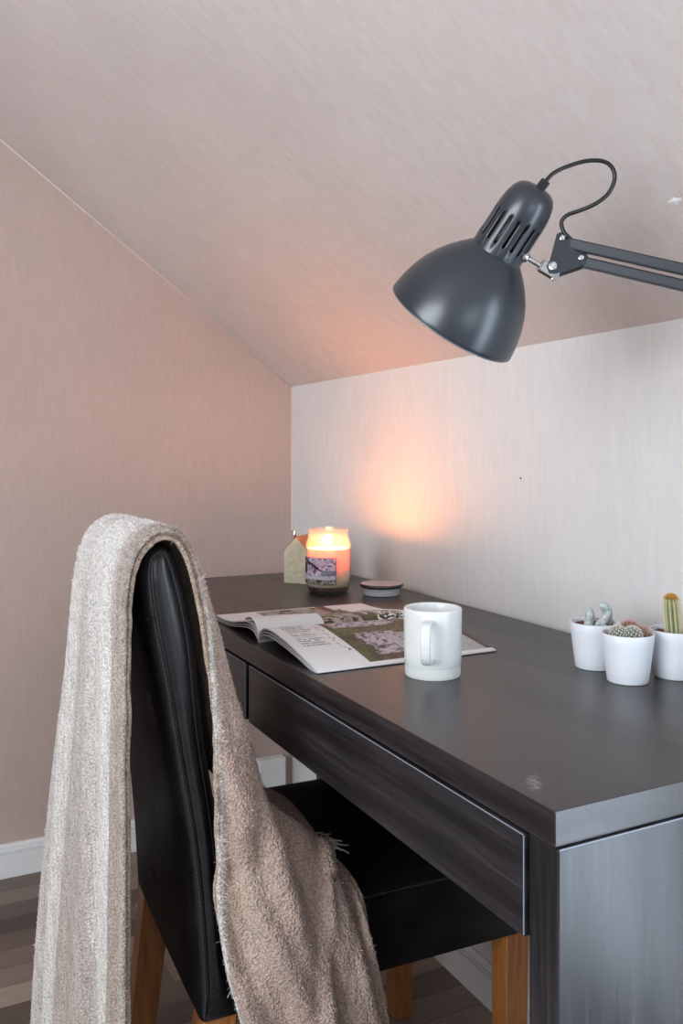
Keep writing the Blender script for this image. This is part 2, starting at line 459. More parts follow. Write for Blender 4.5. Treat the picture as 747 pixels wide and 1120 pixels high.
# ------------------------------------------------------------------ chair
CR = math.radians(-2.2)
chair = thing('dining_chair', 'black leather high-back chair with brown wooden legs tucked under the desk', 'chair', (-.145, .485, 0), CR)
CWD = .40
ZB = .335
back = [(0, ZB), (-.008, .465), (-.019, .569), (-.034, .658), (-.051, .762), (-.067, .843), (-.073, .890), (-.0715, .911), (-.065, .924), (-.052, .9315), (-.042, .930), (-.034, .920),
        (-.027, .899), (-.017, .860), (-.007, .805), (.004, .697), (.022, .58), (.034, .462), (.05, ZB)]
def smooth_profile(p, k=4):
    q = catmull(p[:7], k).tolist()[:-1]+catmull(p[6:13], k).tolist()[:-1]+catmull(p[12:], k).tolist()
    return q
bm = bmesh.new()
sp = smooth_profile(back)
# cushions: sections along the width, slightly domed at the sides
secs = [(0.0, .011), (.0015, .006), (.005, .0022), (.011, 0.), (.10, -.002), (.20, -.003), (.30, -.002), (CWD-.011, 0), (CWD-.005, .0022), (CWD-.0015, .006), (CWD, .011)]
ctr = np.array(sp).mean(0)
rows = []
sp_a = np.array(sp)
tan = np.roll(sp_a, -1, 0)-np.roll(sp_a, 1, 0); tan /= np.linalg.norm(tan, axis=1)[:, None]
nin = np.stack([tan[:, 1], -tan[:, 0]], 1)        # inward normal for this winding
if ((ctr-sp_a)*nin).sum() < 0: nin = -nin
for y, ins in secs:
    q = sp_a+nin*ins
    rows.append([bm.verts.new((a, y, ZB if c_0 < ZB+1e-6 else max(c, ZB+.001))) for (a, c), c_0 in zip(q, sp_a[:, 1])])
for r0, r1 in zip(rows, rows[1:]):
    n = len(r0)
    for i in range(n): bm.faces.new((r0[i], r0[(i+1) % n], r1[(i+1) % n], r1[i]))
bm.faces.new(rows[0]); bm.faces.new(rows[-1][::-1])
backrest = obj('backrest', bm, M_LEATHER, chair, smooth='auto')
# softly padded gusset on each narrow side
li = np.array([p_+n_*.0118 for p_, n_ in zip(sp_a, nin)])
kt = int(np.argmax(li[:, 1]))
def gusset(y0g, sg):
    bm = bmesh.new(); nz, nu_ = 64, 14; g = []
    zs = ZB+.004+(li[kt, 1]-.0012-ZB-.004)*np.sin(np.linspace(0, PI/2, nz))
    for z in zs:
        a = np.interp(z, li[:kt+1, 1], li[:kt+1, 0]); b_ = np.interp(z, li[kt:, 1][::-1], li[kt:, 0][::-1])
        e = min(1, (z-zs[0])/.03+.02)*min(1, (zs[-1]-z)/.03+.02); e = math.sqrt(max(0, e))
        g.append([bm.verts.new((a+(b_-a)*u, y0g+sg*(-.0004+.0052*e*math.sin(PI*u)**.75), z)) for u in np.linspace(0, 1, nu_)])
    for r0, r1 in zip(g, g[1:]):
        for k in range(nu_-1): bm.faces.new((r0[k], r0[k+1], r1[k+1], r1[k]) if sg < 0 else (r0[k], r1[k], r1[k+1], r0[k+1]))
    return obj('side_gusset', bm, M_LEATHER, backrest, smooth=True, recalc=False)
gusset(0, -1); gusset(CWD, 1)
# seam piping and stitches down the near side of the backrest
def seam_pts(off, y):
    pts = []
    n = len(catmull(back[:7], 4))
    for i in range(n):
        a, c = sp_a[i]+nin[i]*off
        pts.append((a, y, c))
    return pts
pipe = seam_pts(.0105, -.0006)
# the seam turns over the top of the side panel and runs down its front
topc = [(a, -.0006, c) for a, c in (sp_a+nin*.0105)[n_top] ] if False else []
nb = len(catmull(back[:7], 4))
tot = len(sp_a)
loop = [(sp_a[i]+nin[i]*.0105) for i in range(tot)]
bm = tube(bmesh.new(), [(a, -.0004, c) for a, c in loop], .0013, 6)
obj('piping', bm, M_LEATHER, backrest, smooth=True)
bm = bmesh.new()
def dashes(path, step, ln, r):
    P = np.array(path); seg = np.linalg.norm(np.diff(P, axis=0), axis=1); L = np.concatenate([[0], np.cumsum(seg)])
    s = 0
    while s+ln < L[-1]:
        p = [np.interp(s, L, P[:, k]) for k in range(3)]; q = [np.interp(s+ln, L, P[:, k]) for k in range(3)]
        tube(bm, [p, q], r, 5); s += step
for off in (.0075,):
    pth = [(a, -.0016 if off > .011 else .0010, c) for a, c in (sp_a+nin*off)[:nb+14]]
    dashes(pth, .0062, .0042, .00045)
obj('stitching', bm, M_THREAD, backrest)
# diagonal join on the back edge
bm = tube(bmesh.new(), [(-.0685, .001, .842), (-.062, -.0003, .846), (-.056, -.0006, .838)], .0009, 6)
obj('seam_join', bm, M_LEATHER, backrest)

# seat: crowned box
bm = bmesh.new()
x0, x1 = .0345, .506
nx, ny = 26, 22
def seat_top(u, v):
    e = min(u, 1-u, v, 1-v)
    d = min(1, e/.10); return .446+.016*(1-(1-d)**2)+.006*math.sin(PI*u)*math.sin(PI*v)
def warp(n):
    t = np.linspace(0, 1, n); return np.sort(np.concatenate([t*0+.5-.5*np.cos(PI*t)]))
U, W = warp(nx), warp(ny)
tv = [[bm.verts.new((x0+(x1-x0)*u, CWD*v, seat_top(u, v))) for v in W] for u in U]
for i in range(nx-1):
    for j in range(ny-1): bm.faces.new((tv[i][j], tv[i+1][j], tv[i+1][j+1], tv[i][j+1]))
rim = [tv[i][0] for i in range(nx)]+[tv[-1][j] for j in range(1, ny)]+[tv[i][-1] for i in range(nx-2, -1, -1)]+[tv[0][j] for j in range(ny-2, 0, -1)]
prev = rim
cx0, cy0 = (x0+x1)/2, CWD/2
for z, ins in ((.4405, .0), (.4385, .0014), (.4365, .0002), (.38, -.0012), (ZB+.006, .0), (ZB, .004)):
    ring = []
    for v in rim:
        d = Vector((v.co.x-cx0, v.co.y-cy0)); k = 1-ins/.2
        ring.append(bm.verts.new((cx0+d.x*k, cy0+d.y*k, z)))
    for i in range(len(rim)): bm.faces.new((prev[i], prev[(i+1) % len(rim)], ring[(i+1) % len(rim)], ring[i]))
    prev = ring
bm.faces.new(prev)
seat = obj('seat', bm, M_LEATHER, chair, smooth='auto')
bm = bmesh.new()
dashes([(.05, -.0006, .4435), (.502, -.0006, .4435)], .0062, .0042, .00045)
obj('stitching', bm, M_THREAD, seat)
# legs, square and tapered; the rear pair raked back
def leg(top, foot, w0, w1):
    bm = bmesh.new(); vs = []
    for (px, py, pz), w in ((top, w0), (foot, w1)):
        vs.append([bm.verts.new((px+sx*w/2, py+sy*w/2, pz)) for sx, sy in ((-1, -1), (1, -1), (1, 1), (-1, 1))])
    for i in range(4): bm.faces.new((vs[0][i], vs[0][(i+1) % 4], vs[1][(i+1) % 4], vs[1][i]))
    bm.faces.new(vs[0]); bm.faces.new(vs[1][::-1])
    bmesh.ops.bevel(bm, geom=list(bm.edges), offset=.002, segments=1, affect='EDGES')
    return bm
for y in (.027, CWD-.027):
    obj('leg', leg((.482, y, ZB-.0005), (.480, y, 0), .041, .036), M_OAK, chair)
    obj('leg', leg((.026, y, ZB-.0005), (-.012, y, 0), .046, .038), M_OAK, chair)

# ------------------------------------------------------------------ throw blanket (folded double over the chair back)
# control rows run from the hem behind the chair, over the crest, to the hem hanging beside the seat;
# columns run from the edge nearest the viewer to the far edge
G = [
 [(-.236, .470, .070), (-.258, .520, .075), (-.250, .60, .075), (-.298, .68, .075), (-.284, .77, .080), (-.308, .852, .085)],
 [(-.236, .471, .300), (-.254, .520, .300), (-.248, .60, .300), (-.288, .68, .300), (-.278, .77, .300), (-.297, .850, .300)],
 [(-.236, .472, .550), (-.250, .520, .550), (-.246, .60, .550), (-.270, .68, .550), (-.264, .77, .550), (-.273, .845, .550)],
 [(-.237, .473, .780), (-.246, .520, .780), (-.245, .60, .780), (-.253, .68, .780), (-.247, .77, .780), (-.242, .838, .770)],
 [(-.238, .474, .880), (-.244, .520, .882), (-.244, .60, .883), (-.245, .68, .882), (-.240, .77, .878), (-.226, .828, .866)],
 [(-.224, .474, .932), (-.229, .520, .935), (-.230, .60, .936), (-.230, .68, .935), (-.224, .77, .930), (-.210, .822, .910)],
 [(-.194, .472, .9500), (-.195, .520, .952), (-.196, .60, .952), (-.196, .68, .951), (-.194, .77, .945), (-.186, .820, .928)],
 [(-.166, .470, .928), (-.158, .520, .930), (-.158, .60, .930), (-.158, .68, .930), (-.158, .77, .924), (-.158, .818, .908)],
 [(-.144, .467, .840), (-.130, .500, .846), (-.132, .58, .850), (-.134, .67, .850), (-.134, .76, .846), (-.138, .816, .836)],
 [(-.134, .464, .720), (-.112, .480, .726), (-.108, .56, .730), (-.100, .66, .730), (-.100, .76, .730), (-.110, .816, .728)],
 [(-.130, .458, .630), (-.098, .460, .632), (-.082, .53, .628), (-.078, .64, .615), (-.066, .74, .600), (-.062, .812, .600)],
 [(-.132, .453, .560), (-.094, .446, .560), (-.050, .475, .565), (-.016, .58, .535), (.018, .70, .512), (.020, .806, .505)],
 [(-.134, .450, .500), (-.098, .437, .500), (-.052, .440, .510), (-.002, .49, .518), (.036, .61, .492), (.072, .745, .485)],
 [(-.124, .448, .420), (-.086, .433, .425), (-.042, .430, .430), (.002, .440, .458), (.032, .478, .490), (.060, .585, .485)],
 [(-.104, .446, .340), (-.064, .433, .340), (-.020, .428, .345), (.020, .432, .352), (.050, .442, .385), (.060, .456, .455)],
 [(-.080, .444, .240), (-.042, .431, .240), (.000, .428, .240), (.040, .430, .250), (.072, .438, .270), (.091, .446, .330)],
 [(-.064, .444, .150), (-.026, .431, .150), (.014, .428, .150), (.054, .430, .160), (.086, .438, .180), (.106, .446, .235)],
]
G = np.array(G)
def refine(Gc, kr, kc):
    A = np.stack([catmull(Gc[:, j], kr) for j in range(Gc.shape[1])], 1)
    return np.stack([catmull(A[i], kc) for i in range(A.shape[0])], 0)
KR, KC = 18, 26
S = refine(G, KR, KC)                       # rows x cols x 3
nr, nc = S.shape[:2]
rr = np.linspace(0, len(G)-1, nr)[:, None]; cc = np.linspace(0, 1, nc)[None, :]
def normals(S):
    du = np.gradient(S, axis=0); dv = np.gradient(S, axis=1)
    n = np.cross(du, dv); return n/np.maximum(np.linalg.norm(n, axis=2, keepdims=True), 1e-9)
Nn = normals(S)
if Nn[6*KR, nc//2, 2] < 0: Nn = -Nn
# pleats behind, long soft folds in front, knitted lumpiness everywhere
bk = np.clip((5.4-rr)/3., 0, 1); fr_ = np.clip((rr-8.)/2.5, 0, 1)
pl = .007*np.sin(cc*2*PI*2.6+.5+.15*np.sin(rr*.8))+.004*np.sin(cc*2*PI*6.3+1.2+.3*np.sin(rr))
S = S+Nn*(pl*bk)[..., None]
dg = cc*3.2-(rr-9)*.22
fold = .011*np.sin(dg*2*PI*.85+.6)+.003*np.sin(dg*2*PI*2.1+1.0+.9*np.sin(rr*1.3))+.012*(vnoise(cc*5+rr*.6, rr*1.1+cc*2, 12)-.5)
ridge = .021*np.exp(-((cc-.22-(rr-9)*.055)/.055)**2)*np.clip((rr-8)/1.5, 0, 1)*np.clip((13.6-rr)/1.5, 0, 1)
val = -.017*np.exp(-((cc-.36-(rr-9)*.055)/.05)**2)*np.clip((rr-8.5)/1.5, 0, 1)*np.clip((13.9-rr)/1.5, 0, 1)
ridge2 = .014*np.exp(-((cc-.62+(rr-13)*.12)/.06)**2)*np.clip((rr-10.5)/1.5, 0, 1)*np.clip((15.5-rr)/1.5, 0, 1)
ridge3 = .018*np.exp(-((cc-.10-(rr-13.9)*.24)/.05)**2)*np.clip((rr-13.6)/.6, 0, 1)-.014*np.exp(-((cc-.01-(rr-13.9)*.24)/.05)**2)*np.clip((rr-13.8)/.6, 0, 1)
edgefade = np.clip(cc/.05, .0, 1)*np.clip((1-cc)/.08, .15, 1)
S = S+Nn*((fold*fr_*.7+ridge+val+ridge2+ridge3)*edgefade)[..., None]
lump = ((vnoise(rr*11+0*cc, cc*62+0*rr, 3)-.5)*.0020+(vnoise(rr*24+0*cc, cc*120+0*rr, 5)-.5)*.0016)*np.clip(cc/.04, .15, 1)*np.clip((1-cc)/.04, .15, 1)
S = S+Nn*lump[..., None]
# wavy near edge
S[:, :, 1] += ((vnoise(rr*4, rr*0+2., 8)-.5)*.006)*np.exp(-(cc/.06)**2)
Nn = normals(S)
if Nn[6*KR, nc//2, 2] < 0: Nn = -Nn
# the cloth rests on the chair: lift every point clear of the leather
from mathutils.bvhtree import BVHTree
bpy.context.view_layer.update()
def world_bvh(o):
    Mw = o.matrix_world; return BVHTree.FromPolygons([Mw @ v.co for v in o.data.vertices], [tuple(q.vertices) for q in o.data.polygons])
BV = [world_bvh(backrest), world_bvh(seat)]
def rest_on(S, margin):
    for _ in range(2):
        for i in range(S.shape[0]):
            for j in range(S.shape[1]):
                pnt = Vector(S[i, j])
                for bv in BV:
                    loc, nn, ix, dist = bv.find_nearest(pnt, .06)
                    if loc is None: continue
                    sd = (pnt-loc).dot(nn)
                    ins = sd < -.5*dist
                    d_ = -dist if ins else dist
                    if d_ < margin:
                        dirv = (pnt-loc).normalized()*(-1 if ins else 1) if dist > 1e-5 else nn
                        pnt = loc+dirv*margin
                S[i, j] = pnt
    return S
S = rest_on(S, .0122)
for _ in range(2):      # relax the lifted cloth
    S[1:-1, 1:-1] = .5*S[1:-1, 1:-1]+.125*(S[:-2, 1:-1]+S[2:, 1:-1]+S[1:-1, :-2]+S[1:-1, 2:])
Nn = normals(S)
if Nn[6*KR, nc//2, 2] < 0: Nn = -Nn
# colour
def colour(rr, cc, seed):
    back_c = np.stack([vnoise(cc*9+0*rr, rr*.25+0*cc, seed)]*3, -1)
    cream = lin((238, 236, 233)); grey = lin((176, 168, 160)); tan_ = lin((203, 181, 170)); tan2 = lin((180, 157, 146))
    w0 = (cc+0*rr)+(vnoise(cc*0+1., rr*1.2, seed+4)-.5)*.03+(vnoise(cc*40+0*rr, rr*9+0*cc, seed+7)-.5)*.06+(rng.random(np.broadcast(rr, cc).shape)-.5)*.05
    lo = np.interp(w0, [0, .16, .24, .29, .36, .42, .66, .74, .84, .90, 1], [.12, .18, .45, .95, .95, .30, .22, .85, .95, .55, .8])
    hi = np.interp(w0, [0, .10, .18, .26, .40, .50, .62, .74, 1], [.15, .30, .75, .95, .98, .80, .90, .98, .95])
    kk = np.clip((rr-1.2)/3.6, 0, 1)
    stripe = np.clip(lo*(1-kk)+hi*kk+(back_c[..., 0]-.5)*.25, 0, 1)[..., None]
    heather = lin((172, 156, 146))
    cb = cream*stripe+heather*(1-stripe)
    f = vnoise(cc*14+0*rr, rr*2.5+0*cc, seed+1)[..., None]
    cf = tan_*f+tan2*(1-f)
    pat = (np.exp(-((cc-.17)/.10)**2-((rr-12.2)/1.2)**2))[..., None]
    cf = cf*(1-.8*pat)+lin((206, 188, 170))*.8*pat
    k = np.clip((rr-6.1)/.9, 0, 1)[..., None]*np.ones_like(stripe)
    c = cb*(1-k)+cf*k
    fringe = (np.clip((.016-cc)/.008, 0, 1)*np.clip((rr-7.)/1.5, 0, 1))[..., None]
    return c*(1-fringe)+lin((224, 222, 218))*fringe
Cc = colour(rr, cc, 21)
sp_n = (rng.random((nr, nc, 1))-.5)*.34
Cc = np.clip(Cc*(1+sp_n), 0, 1)
def sheet(S, Nn, t, C_top, C_bot):
    nr, nc = S.shape[:2]
    V = np.concatenate([(S+Nn*t/2).reshape(-1, 3), (S-Nn*t/2).reshape(-1, 3)])
    idx = np.arange(nr*nc).reshape(nr, nc); o = nr*nc
    a, b, c, d = idx[:-1, :-1].ravel(), idx[1:, :-1].ravel(), idx[1:, 1:].ravel(), idx[:-1, 1:].ravel()
    F = [np.stack([a, b, c, d], 1), np.stack([d+o, c+o, b+o, a+o], 1)]
    ring = np.concatenate([idx[:, 0], idx[-1, 1:], idx[-2::-1, -1], idx[0, -2:0:-1]])
    # rounded rim: one ring pushed outwards
    P = S.reshape(-1, 3)[ring]
    inner = np.concatenate([S[:, 6], S[-7, 1:], S[-2::-1, -7], S[6, -2:0:-1]])
    dr = P-inner; dr /= np.maximum(np.linalg.norm(dr, axis=1, keepdims=True), 1e-9)
    V = np.concatenate([V, P+dr*t*.5]); m0 = 2*o; n = len(ring); i = np.arange(n); j = (i+1) % n
    F += [np.stack([ring[j], ring[i], m0+i, m0+j], 1), np.stack([m0+j, m0+i, ring[i]+o, ring[j]+o], 1)]
    C = np.concatenate([C_top.reshape(-1, 3), C_bot.reshape(-1, 3), C_top.reshape(-1, 3)[ring]])
    return V, np.concatenate(F), C
Cb = np.clip(np.ones_like(Cc)*lin((190, 170, 155))*(1+sp_n), 0, 1)
V1, F1, C1 = sheet(S, Nn, .0070, Cc, Cb)
S2 = S-Nn*.0076; S2[:, :, 1] -= (.004*np.exp(-(cc/.08)**2))*np.clip((rr-4)/1.5, 0, 1)*np.clip((12.-rr)/1., 0, 1)
S2 = rest_on(S2, .0046)
V2, F2, C2 = sheet(S2, Nn, .0062, Cb, Cb)
THL = Vector((-.145, .485, 0))
Vall = np.concatenate([V1, V2])-np.array(THL); Fall = np.concatenate([F1, F2+len(V1)]); Call = np.concatenate([C1, C2])
me = raw_mesh('throw_blanket', Vall, Fall)
set_colors(me, Call)
throw = link('throw_blanket', me, M_KNIT, None, THL, smooth=True)
tag(throw, 'cream and tan boucle throw draped over the back of the black chair', 'blanket')
# loose fibres of the yarn: short curled ribbons over the surface
def fibres(n, S, Nn, Cc, lmin, lmax, w, edge=None, flat=.6):
    i = rng.integers(0, nr-1, n); j = rng.integers(0, nc-1, n)
    if edge is not None: i = rng.integers(edge[0], edge[1], n); j = np.zeros(n, int)
    a = rng.random((n, 1)); b = rng.random((n, 1))
    P = S[i, j]*(1-a)*(1-b)+S[i+1, j]*a*(1-b)+S[i, j+1]*(1-a)*b+S[i+1, j+1]*a*b
    n0 = Nn[i, j]; P = P+n0*.0030
    rd = rng.normal(size=(n, 3)); rd -= n0*(rd*n0).sum(1, keepdims=True)*flat; rd /= np.linalg.norm(rd, axis=1, keepdims=True)
    if edge is not None: rd = rd*.8+np.array([0, -1., .0]); rd /= np.linalg.norm(rd, axis=1, keepdims=True)
    L = (lmin+(lmax-lmin)*rng.random((n, 1)))
    side = np.cross(rd, rng.normal(size=(n, 3))); side /= np.maximum(np.linalg.norm(side, axis=1, keepdims=True), 1e-9)
    up = n0*(.55 if edge is None else .2)
    pts = [P, P+rd*L*.4+up*L*.55+side*L*.1, P+rd*L*.75+up*L*.5+side*L*.25, P+rd*L+up*L*.1+side*L*.3]
    wv = np.cross(rd, n0); wv /= np.maximum(np.linalg.norm(wv, axis=1, keepdims=True), 1e-9)
    V = []; ws = (w, w*1.1, w, w*.5)
    for p, q in zip(pts, ws): V += [p-wv*q, p+wv*q]
    V = np.stack(V, 1).reshape(-1, 3)
    b0 = np.arange(n)*8
    F = np.concatenate([np.stack([b0+2*k, b0+2*k+1, b0+2*k+3, b0+2*k+2], 1) for k in range(3)])
    C = np.clip(Cc[i, j]*(1.0+.5*(rng.random((n, 1))-.35)), 0, 1)
    return V, F, np.repeat(C, 8, 0)
parts = [fibres(70000, S, Nn, Cc, .0018, .0042, .00034), fibres(1300, S, Nn, Cc, .004, .011, .00020, (0, nr-1)), fibres(5000, S2, Nn, Cb, .002, .005, .0003, (3*KR, nr-1)), fibres(1500, S2, Nn, Cb, .004, .012, .00022, (6*KR, nr-1))]
Vf, Ff, Cf = [], [], []; o_ = 0
for v, f, c in parts: Vf.append(v); Ff.append(f+o_); Cf.append(c); o_ += len(v)
me = raw_mesh('yarn_fuzz', np.concatenate(Vf)-np.array(THL), np.concatenate(Ff)); set_colors(me, np.concatenate(Cf))
fz = link('yarn_fuzz', me, M_YARN, throw); fz['kind'] = 'stuff'
# frayed tufts of yarn at the edge lying on the seat
M_TUFT = plain('cream_yarn', srgb(214, 208, 200), .95, 0, .1)
def tuft(p, d, n, L):
    bm = bmesh.new(); p = Vector(p)-THL
    for k in range(n):
        q = p+Vector((random.uniform(-.006, .006), random.uniform(-.012, .012), 0)); dd = Vector(d)+Vector((random.uniform(-.5, .5), random.uniform(-.8, .8), random.uniform(-.05, .12)))
        dd.normalize(); s = dd.cross(Vector((0, 0, 1)))*random.uniform(-.5, .5); l = L*random.uniform(.5, 1)
        tube(bm, catmull([q, q+dd*l*.35+s*l*.2+Vector((0, 0, .004)), q+dd*l*.7+s*l*.6+Vector((0, 0, .002)), q+dd*l+s*l*.4-Vector((0, 0, .001))], 4), .0011, 5)
    return obj('tuft', bm, M_TUFT, throw, smooth=True)
tuft((.070, .600, .472), (1, .1, 0), 12, .034); tuft((.066, .570, .474), (1, -.2, 0), 12, .034)
tuft((.070, .462, .385), (1, -.2, .1), 6, .014)

# ------------------------------------------------------------------ magazine
MX0, MX1, SPY = .016, .307, .706
mag = thing('magazine', 'open magazine with garden photographs lying across the desk beside the mug', 'magazine', (MX0, SPY, DH))
LX = MX1-MX0
def page_rgb(s, t, which):
    """s along the page (0 = edge at the desk front), t from spine (0) to fore-edge (1)"""
    c = np.ones(s.shape+(3,))*lin((232, 234, 236))
    n1 = vnoise(s*40, t*34, 31); n2 = vnoise(s*90, t*80, 32); n3 = vnoise(s*14, t*12, 33); n4 = vnoise(s*26, t*22, 35)
    def put(mask, col): c[mask] = (np.ones(s.shape+(3,))*col)[mask]
    if which == 'near':
        ph = (s > .29+.0*t) & (t < .95)
        put(ph, lin((98, 80, 70))); put(ph & (vnoise(s*60, t*6, 39) > .6), lin((112, 94, 82)))
        gr = ph & (s < .40+.08*n4) & (t > .30); put(gr, lin((84, 78, 62))); put(gr & (n1 > .6), lin((112, 104, 84))); put(gr & (n2 > .7), lin((92, 110, 58)))
        g2 = ph & (abs(t-.40-.06*n4) < .05) & (s < .75); put(g2, lin((120, 116, 92))); put(g2 & (n2 > .5), lin((84, 90, 54)))
        li = ph & (t < .34) & (s > .31+.06*n4) & (s < .68+.08*n4); put(li & (n1 > .25), lin((150, 140, 160))); put(li & (n1 > .45), lin((188, 180, 200))); put(li & (n2 > .62), lin((222, 218, 228))); put(li & (n2 < .2), lin((78, 82, 58)))
        l2 = ph & (t > .47) & (t < .86) & (s > .37+.05*n4) & (s < .62); put(l2 & (n1 > .22), lin((166, 156, 172))); put(l2 & (n1 > .48), lin((214, 204, 216))); put(l2 & (n2 > .72), lin((104, 96, 84)))
        card = ph & (t > .52) & (s > .54) & (s < .97) & (t-.52 > .8*abs(s-.72)-.10) & ~((t > .80) & (s < .64)); put(card, lin((192, 192, 197))); put(card & (n2 > .62), lin((208, 208, 212))); put(card & (abs(s-.64) < .05) & (t > .54) & (t < .68) & (n2 > .62), lin((150, 70, 84)))
        pl = ph & (((s-.80)/.07)**2+((t-.16)/.09)**2 < 1); put(pl, lin((176, 170, 140))); put(pl & (n2 > .5), lin((98, 104, 70)))
        c[ph] *= .78
        # blocks of small print on the white margin
        row = ((t*26) % 1 < .38)
        tx = (s > .06) & (s < .215) & (t > .16) & (t < .66) & row & (vnoise(s*160, np.floor(t*26)*3.7, 36) > .22) & (s < .175+.05*vnoise(t*0, np.floor(t*26)*1.3, 37))
        put(tx, lin((150, 152, 158)))
        hd = (s > .235) & (s < .275) & (t > .22) & (t < .80) & (vnoise(s*90, t*60, 38) > .74); put(hd, lin((128, 130, 136)))
    elif which == 'far':
        ph = (s > .25) & (t > .06) & (t < .97) & (s < .70)
        put(ph, lin((124, 128, 84))); put(ph & (n1 > .5), lin((86, 104, 50))); put(ph & (n3 > .55), lin((158, 146, 124))); put(ph & (n2 > .68), lin((206, 204, 206)))
        put(ph & (n4 > .64), lin((188, 186, 196))); put(ph & (n4 < .28), lin((74, 70, 56)))
        c[ph] *= .78
        br = (s > .66) & (s < .72) & (t > .06); put(br, lin((92, 76, 66)))
        gr = (abs(s-.73-.04*n3) < .02) & (t < .8); put(gr, lin((76, 86, 52)))
        # black floral sprig on the white page
        fl = (((s-.86)/.10)**2+((t-.30)/.34)**2 < 1) & (n2*.6+n1*.4 > .50); put(fl, lin((44, 48, 44)))
    return c
def leafsheet(name, which, prof, sign, thick, mat, parent, nS=240, wave=0., s1=1.):
    """prof: (t, z) from spine to fore-edge; builds a curved slab"""
    P = catmull([(abs(a), b) for a, b in prof], 24 if which != 'blank' else 10)
    s = np.linspace(0, s1, nS)
    m = len(P)
    Ll = np.concatenate([[0], np.cumsum(np.linalg.norm(np.diff(P, axis=0), axis=1))]); tt = Ll/Ll[-1]
    Sg, Tg = np.meshgrid(s, tt, indexing='ij')
    # the arch flattens gently towards the far end of the magazine
    flat = 1-.28*Sg
    Z = np.maximum(P[None, :, 1]*flat, 0)+wave*np.sin(Sg*PI*1.3)*Tg
    Y = np.broadcast_to(P[None, :, 0], Z.shape)*sign
    top = np.stack([Sg*LX, Y, Z+thick], -1); bot = np.stack([Sg*LX, Y, np.maximum(Z, .0003)], -1)
    V = np.concatenate([top.reshape(-1, 3), bot.reshape(-1, 3)]); o = nS*m
    idx = np.arange(o).reshape(nS, m)
    a, b, c, d = idx[:-1, :-1].ravel(), idx[1:, :-1].ravel(), idx[1:, 1:].ravel(), idx[:-1, 1:].ravel()
    F = [np.stack([a, b, c, d], 1), np.stack([d+o, c+o, b+o, a+o], 1)]
    ring = np.concatenate([idx[:, 0], idx[-1, 1:], idx[-2::-1, -1], idx[0, -2:0:-1]]); n = len(ring); i = np.arange(n); j = (i+1) % n
    F.append(np.stack([ring[j], ring[i], ring[i]+o, ring[j]+o], 1))
    F = np.concatenate(F)
    if sign < 0: F = F[:, ::-1]
    me = raw_mesh(name, V, F)
    col = np.concatenate([page_rgb(Sg, Tg, which).reshape(-1, 3), np.ones((o, 3))*lin((222, 224, 226))])
    set_colors(me, col)
    return link(name, me, mat, parent)
near_p = [(0, .002), (.006, .014), (.024, .024), (.055, .026), (.10, .0215), (.15, .014), (.19, .0065), (.219, .0008)]
far_p = [(0, .002), (.006, .012), (.022, .021), (.05, .0225), (.085, .0165), (.12, .010), (.16, .0065), (.205, .006)]
nearb = leafsheet('page_block', 'near', near_p, -1, .0022, M_PAGE, mag)
farb = leafsheet('page_block', 'far', far_p, 1, .0022, M_PAGE, mag)
# loose leaves under the top ones, seen from their edges
def under(prof, d, k): return [(a, max(.0004, (z-d)*k)) for a, z in prof]
for pr, sg in ((near_p, -1), (far_p, 1)):
    for d, k in ((.0030, .93), (.0056, .82)):
        q = under(pr, d, k); q[0] = (0, .0006)
        leafsheet('leaf', 'blank', q, sg, .0008, M_PAGE, mag, 40)
# a leaf standing proud of the far half and curling over
curl = [(0, .004), (.004, .018), (.016, .0285), (.034, .0325), (.052, .029), (.060, .0245)]
leafsheet('curled_leaf', 'blank', curl, 1, .0008, M_PAGE, mag, 60, s1=.40)
bm = bmesh.new(); prism(bm, [(-.003, .0002), (.003, .0002), (.003, .0035), (-.003, .0035)], 0, LX, 'x')
obj('spine', bm, M_PAPER, mag)

# ------------------------------------------------------------------ mug
mug = thing('mug', 'plain white ceramic mug standing on the desk in front of the magazine', 'mug', (.152, .419, DH))
R = .0385; Hm = .0895
bm = bmesh.new()
lathe(bm, [(0, .0015), (R*.86, .0012), (R*.93, 0), (R*.945, .0008), (R*.955, .004), (R*.965, .0145)], 72)
obj('unglazed_foot', bm, M_BISQUE, mug, smooth='auto')
bm = bmesh.new()
lathe(bm, [(R*.955, .0142), (R*.975, .0152), (R*.985, .03), (R*.995, .06), (R, .083), (R, .0870), (R-.0008, .0890), (R-.0020, Hm), (R-.0034, .0888), (R-.0042, .086), (R-.0048, .06), (R-.0055, .02), (R-.010, .012), (0, .011)], 72)
obj('body', bm, M_CERAMIC, mug, smooth=True)
# handle: flat strap, rounded D, pointing at the viewer and slightly left
ha = math.atan2(-(.419+.55), -(.152+.473))-.14
hd = Vector((math.cos(ha), math.sin(ha), 0)); hs = Vector((-math.sin(ha), math.cos(ha), 0)); up = Vector((0, 0, 1))
hp = catmull([(R-.003, .0755), (R+.010, .0765), (R+.022, .0735), (R+.0275, .062), (R+.0275, .046), (R+.023, .033), (R+.013, .0265), (R-.003, .0265)], 6)
bm = bmesh.new(); rings = []
for i, (a, z) in enumerate(hp):
    t = hp[min(i+1, len(hp)-1)]-hp[max(i-1, 0)]; t = t/np.linalg.norm(t); nv = Vector(hd*t[1]-up*t[0])
    ring = []
    for k in range(14):
        an = 2*PI*k/14; ca, sa = math.cos(an), math.sin(an)
        f = lambda v: math.copysign(abs(v)**.7, v)
        ring.append(bm.verts.new(hd*a+up*z+hs*(f(ca)*.0066)+nv*(f(sa)*.0034)))
    rings.append(ring)
for a, b_ in zip(rings, rings[1:]):
    for k in range(14): bm.faces.new((a[k], a[(k+1) % 14], b_[(k+1) % 14], b_[k]))
bm.faces.new(rings[0][::-1]); bm.faces.new(rings[-1])
obj('handle', bm, M_CERAMIC, mug, smooth=True)

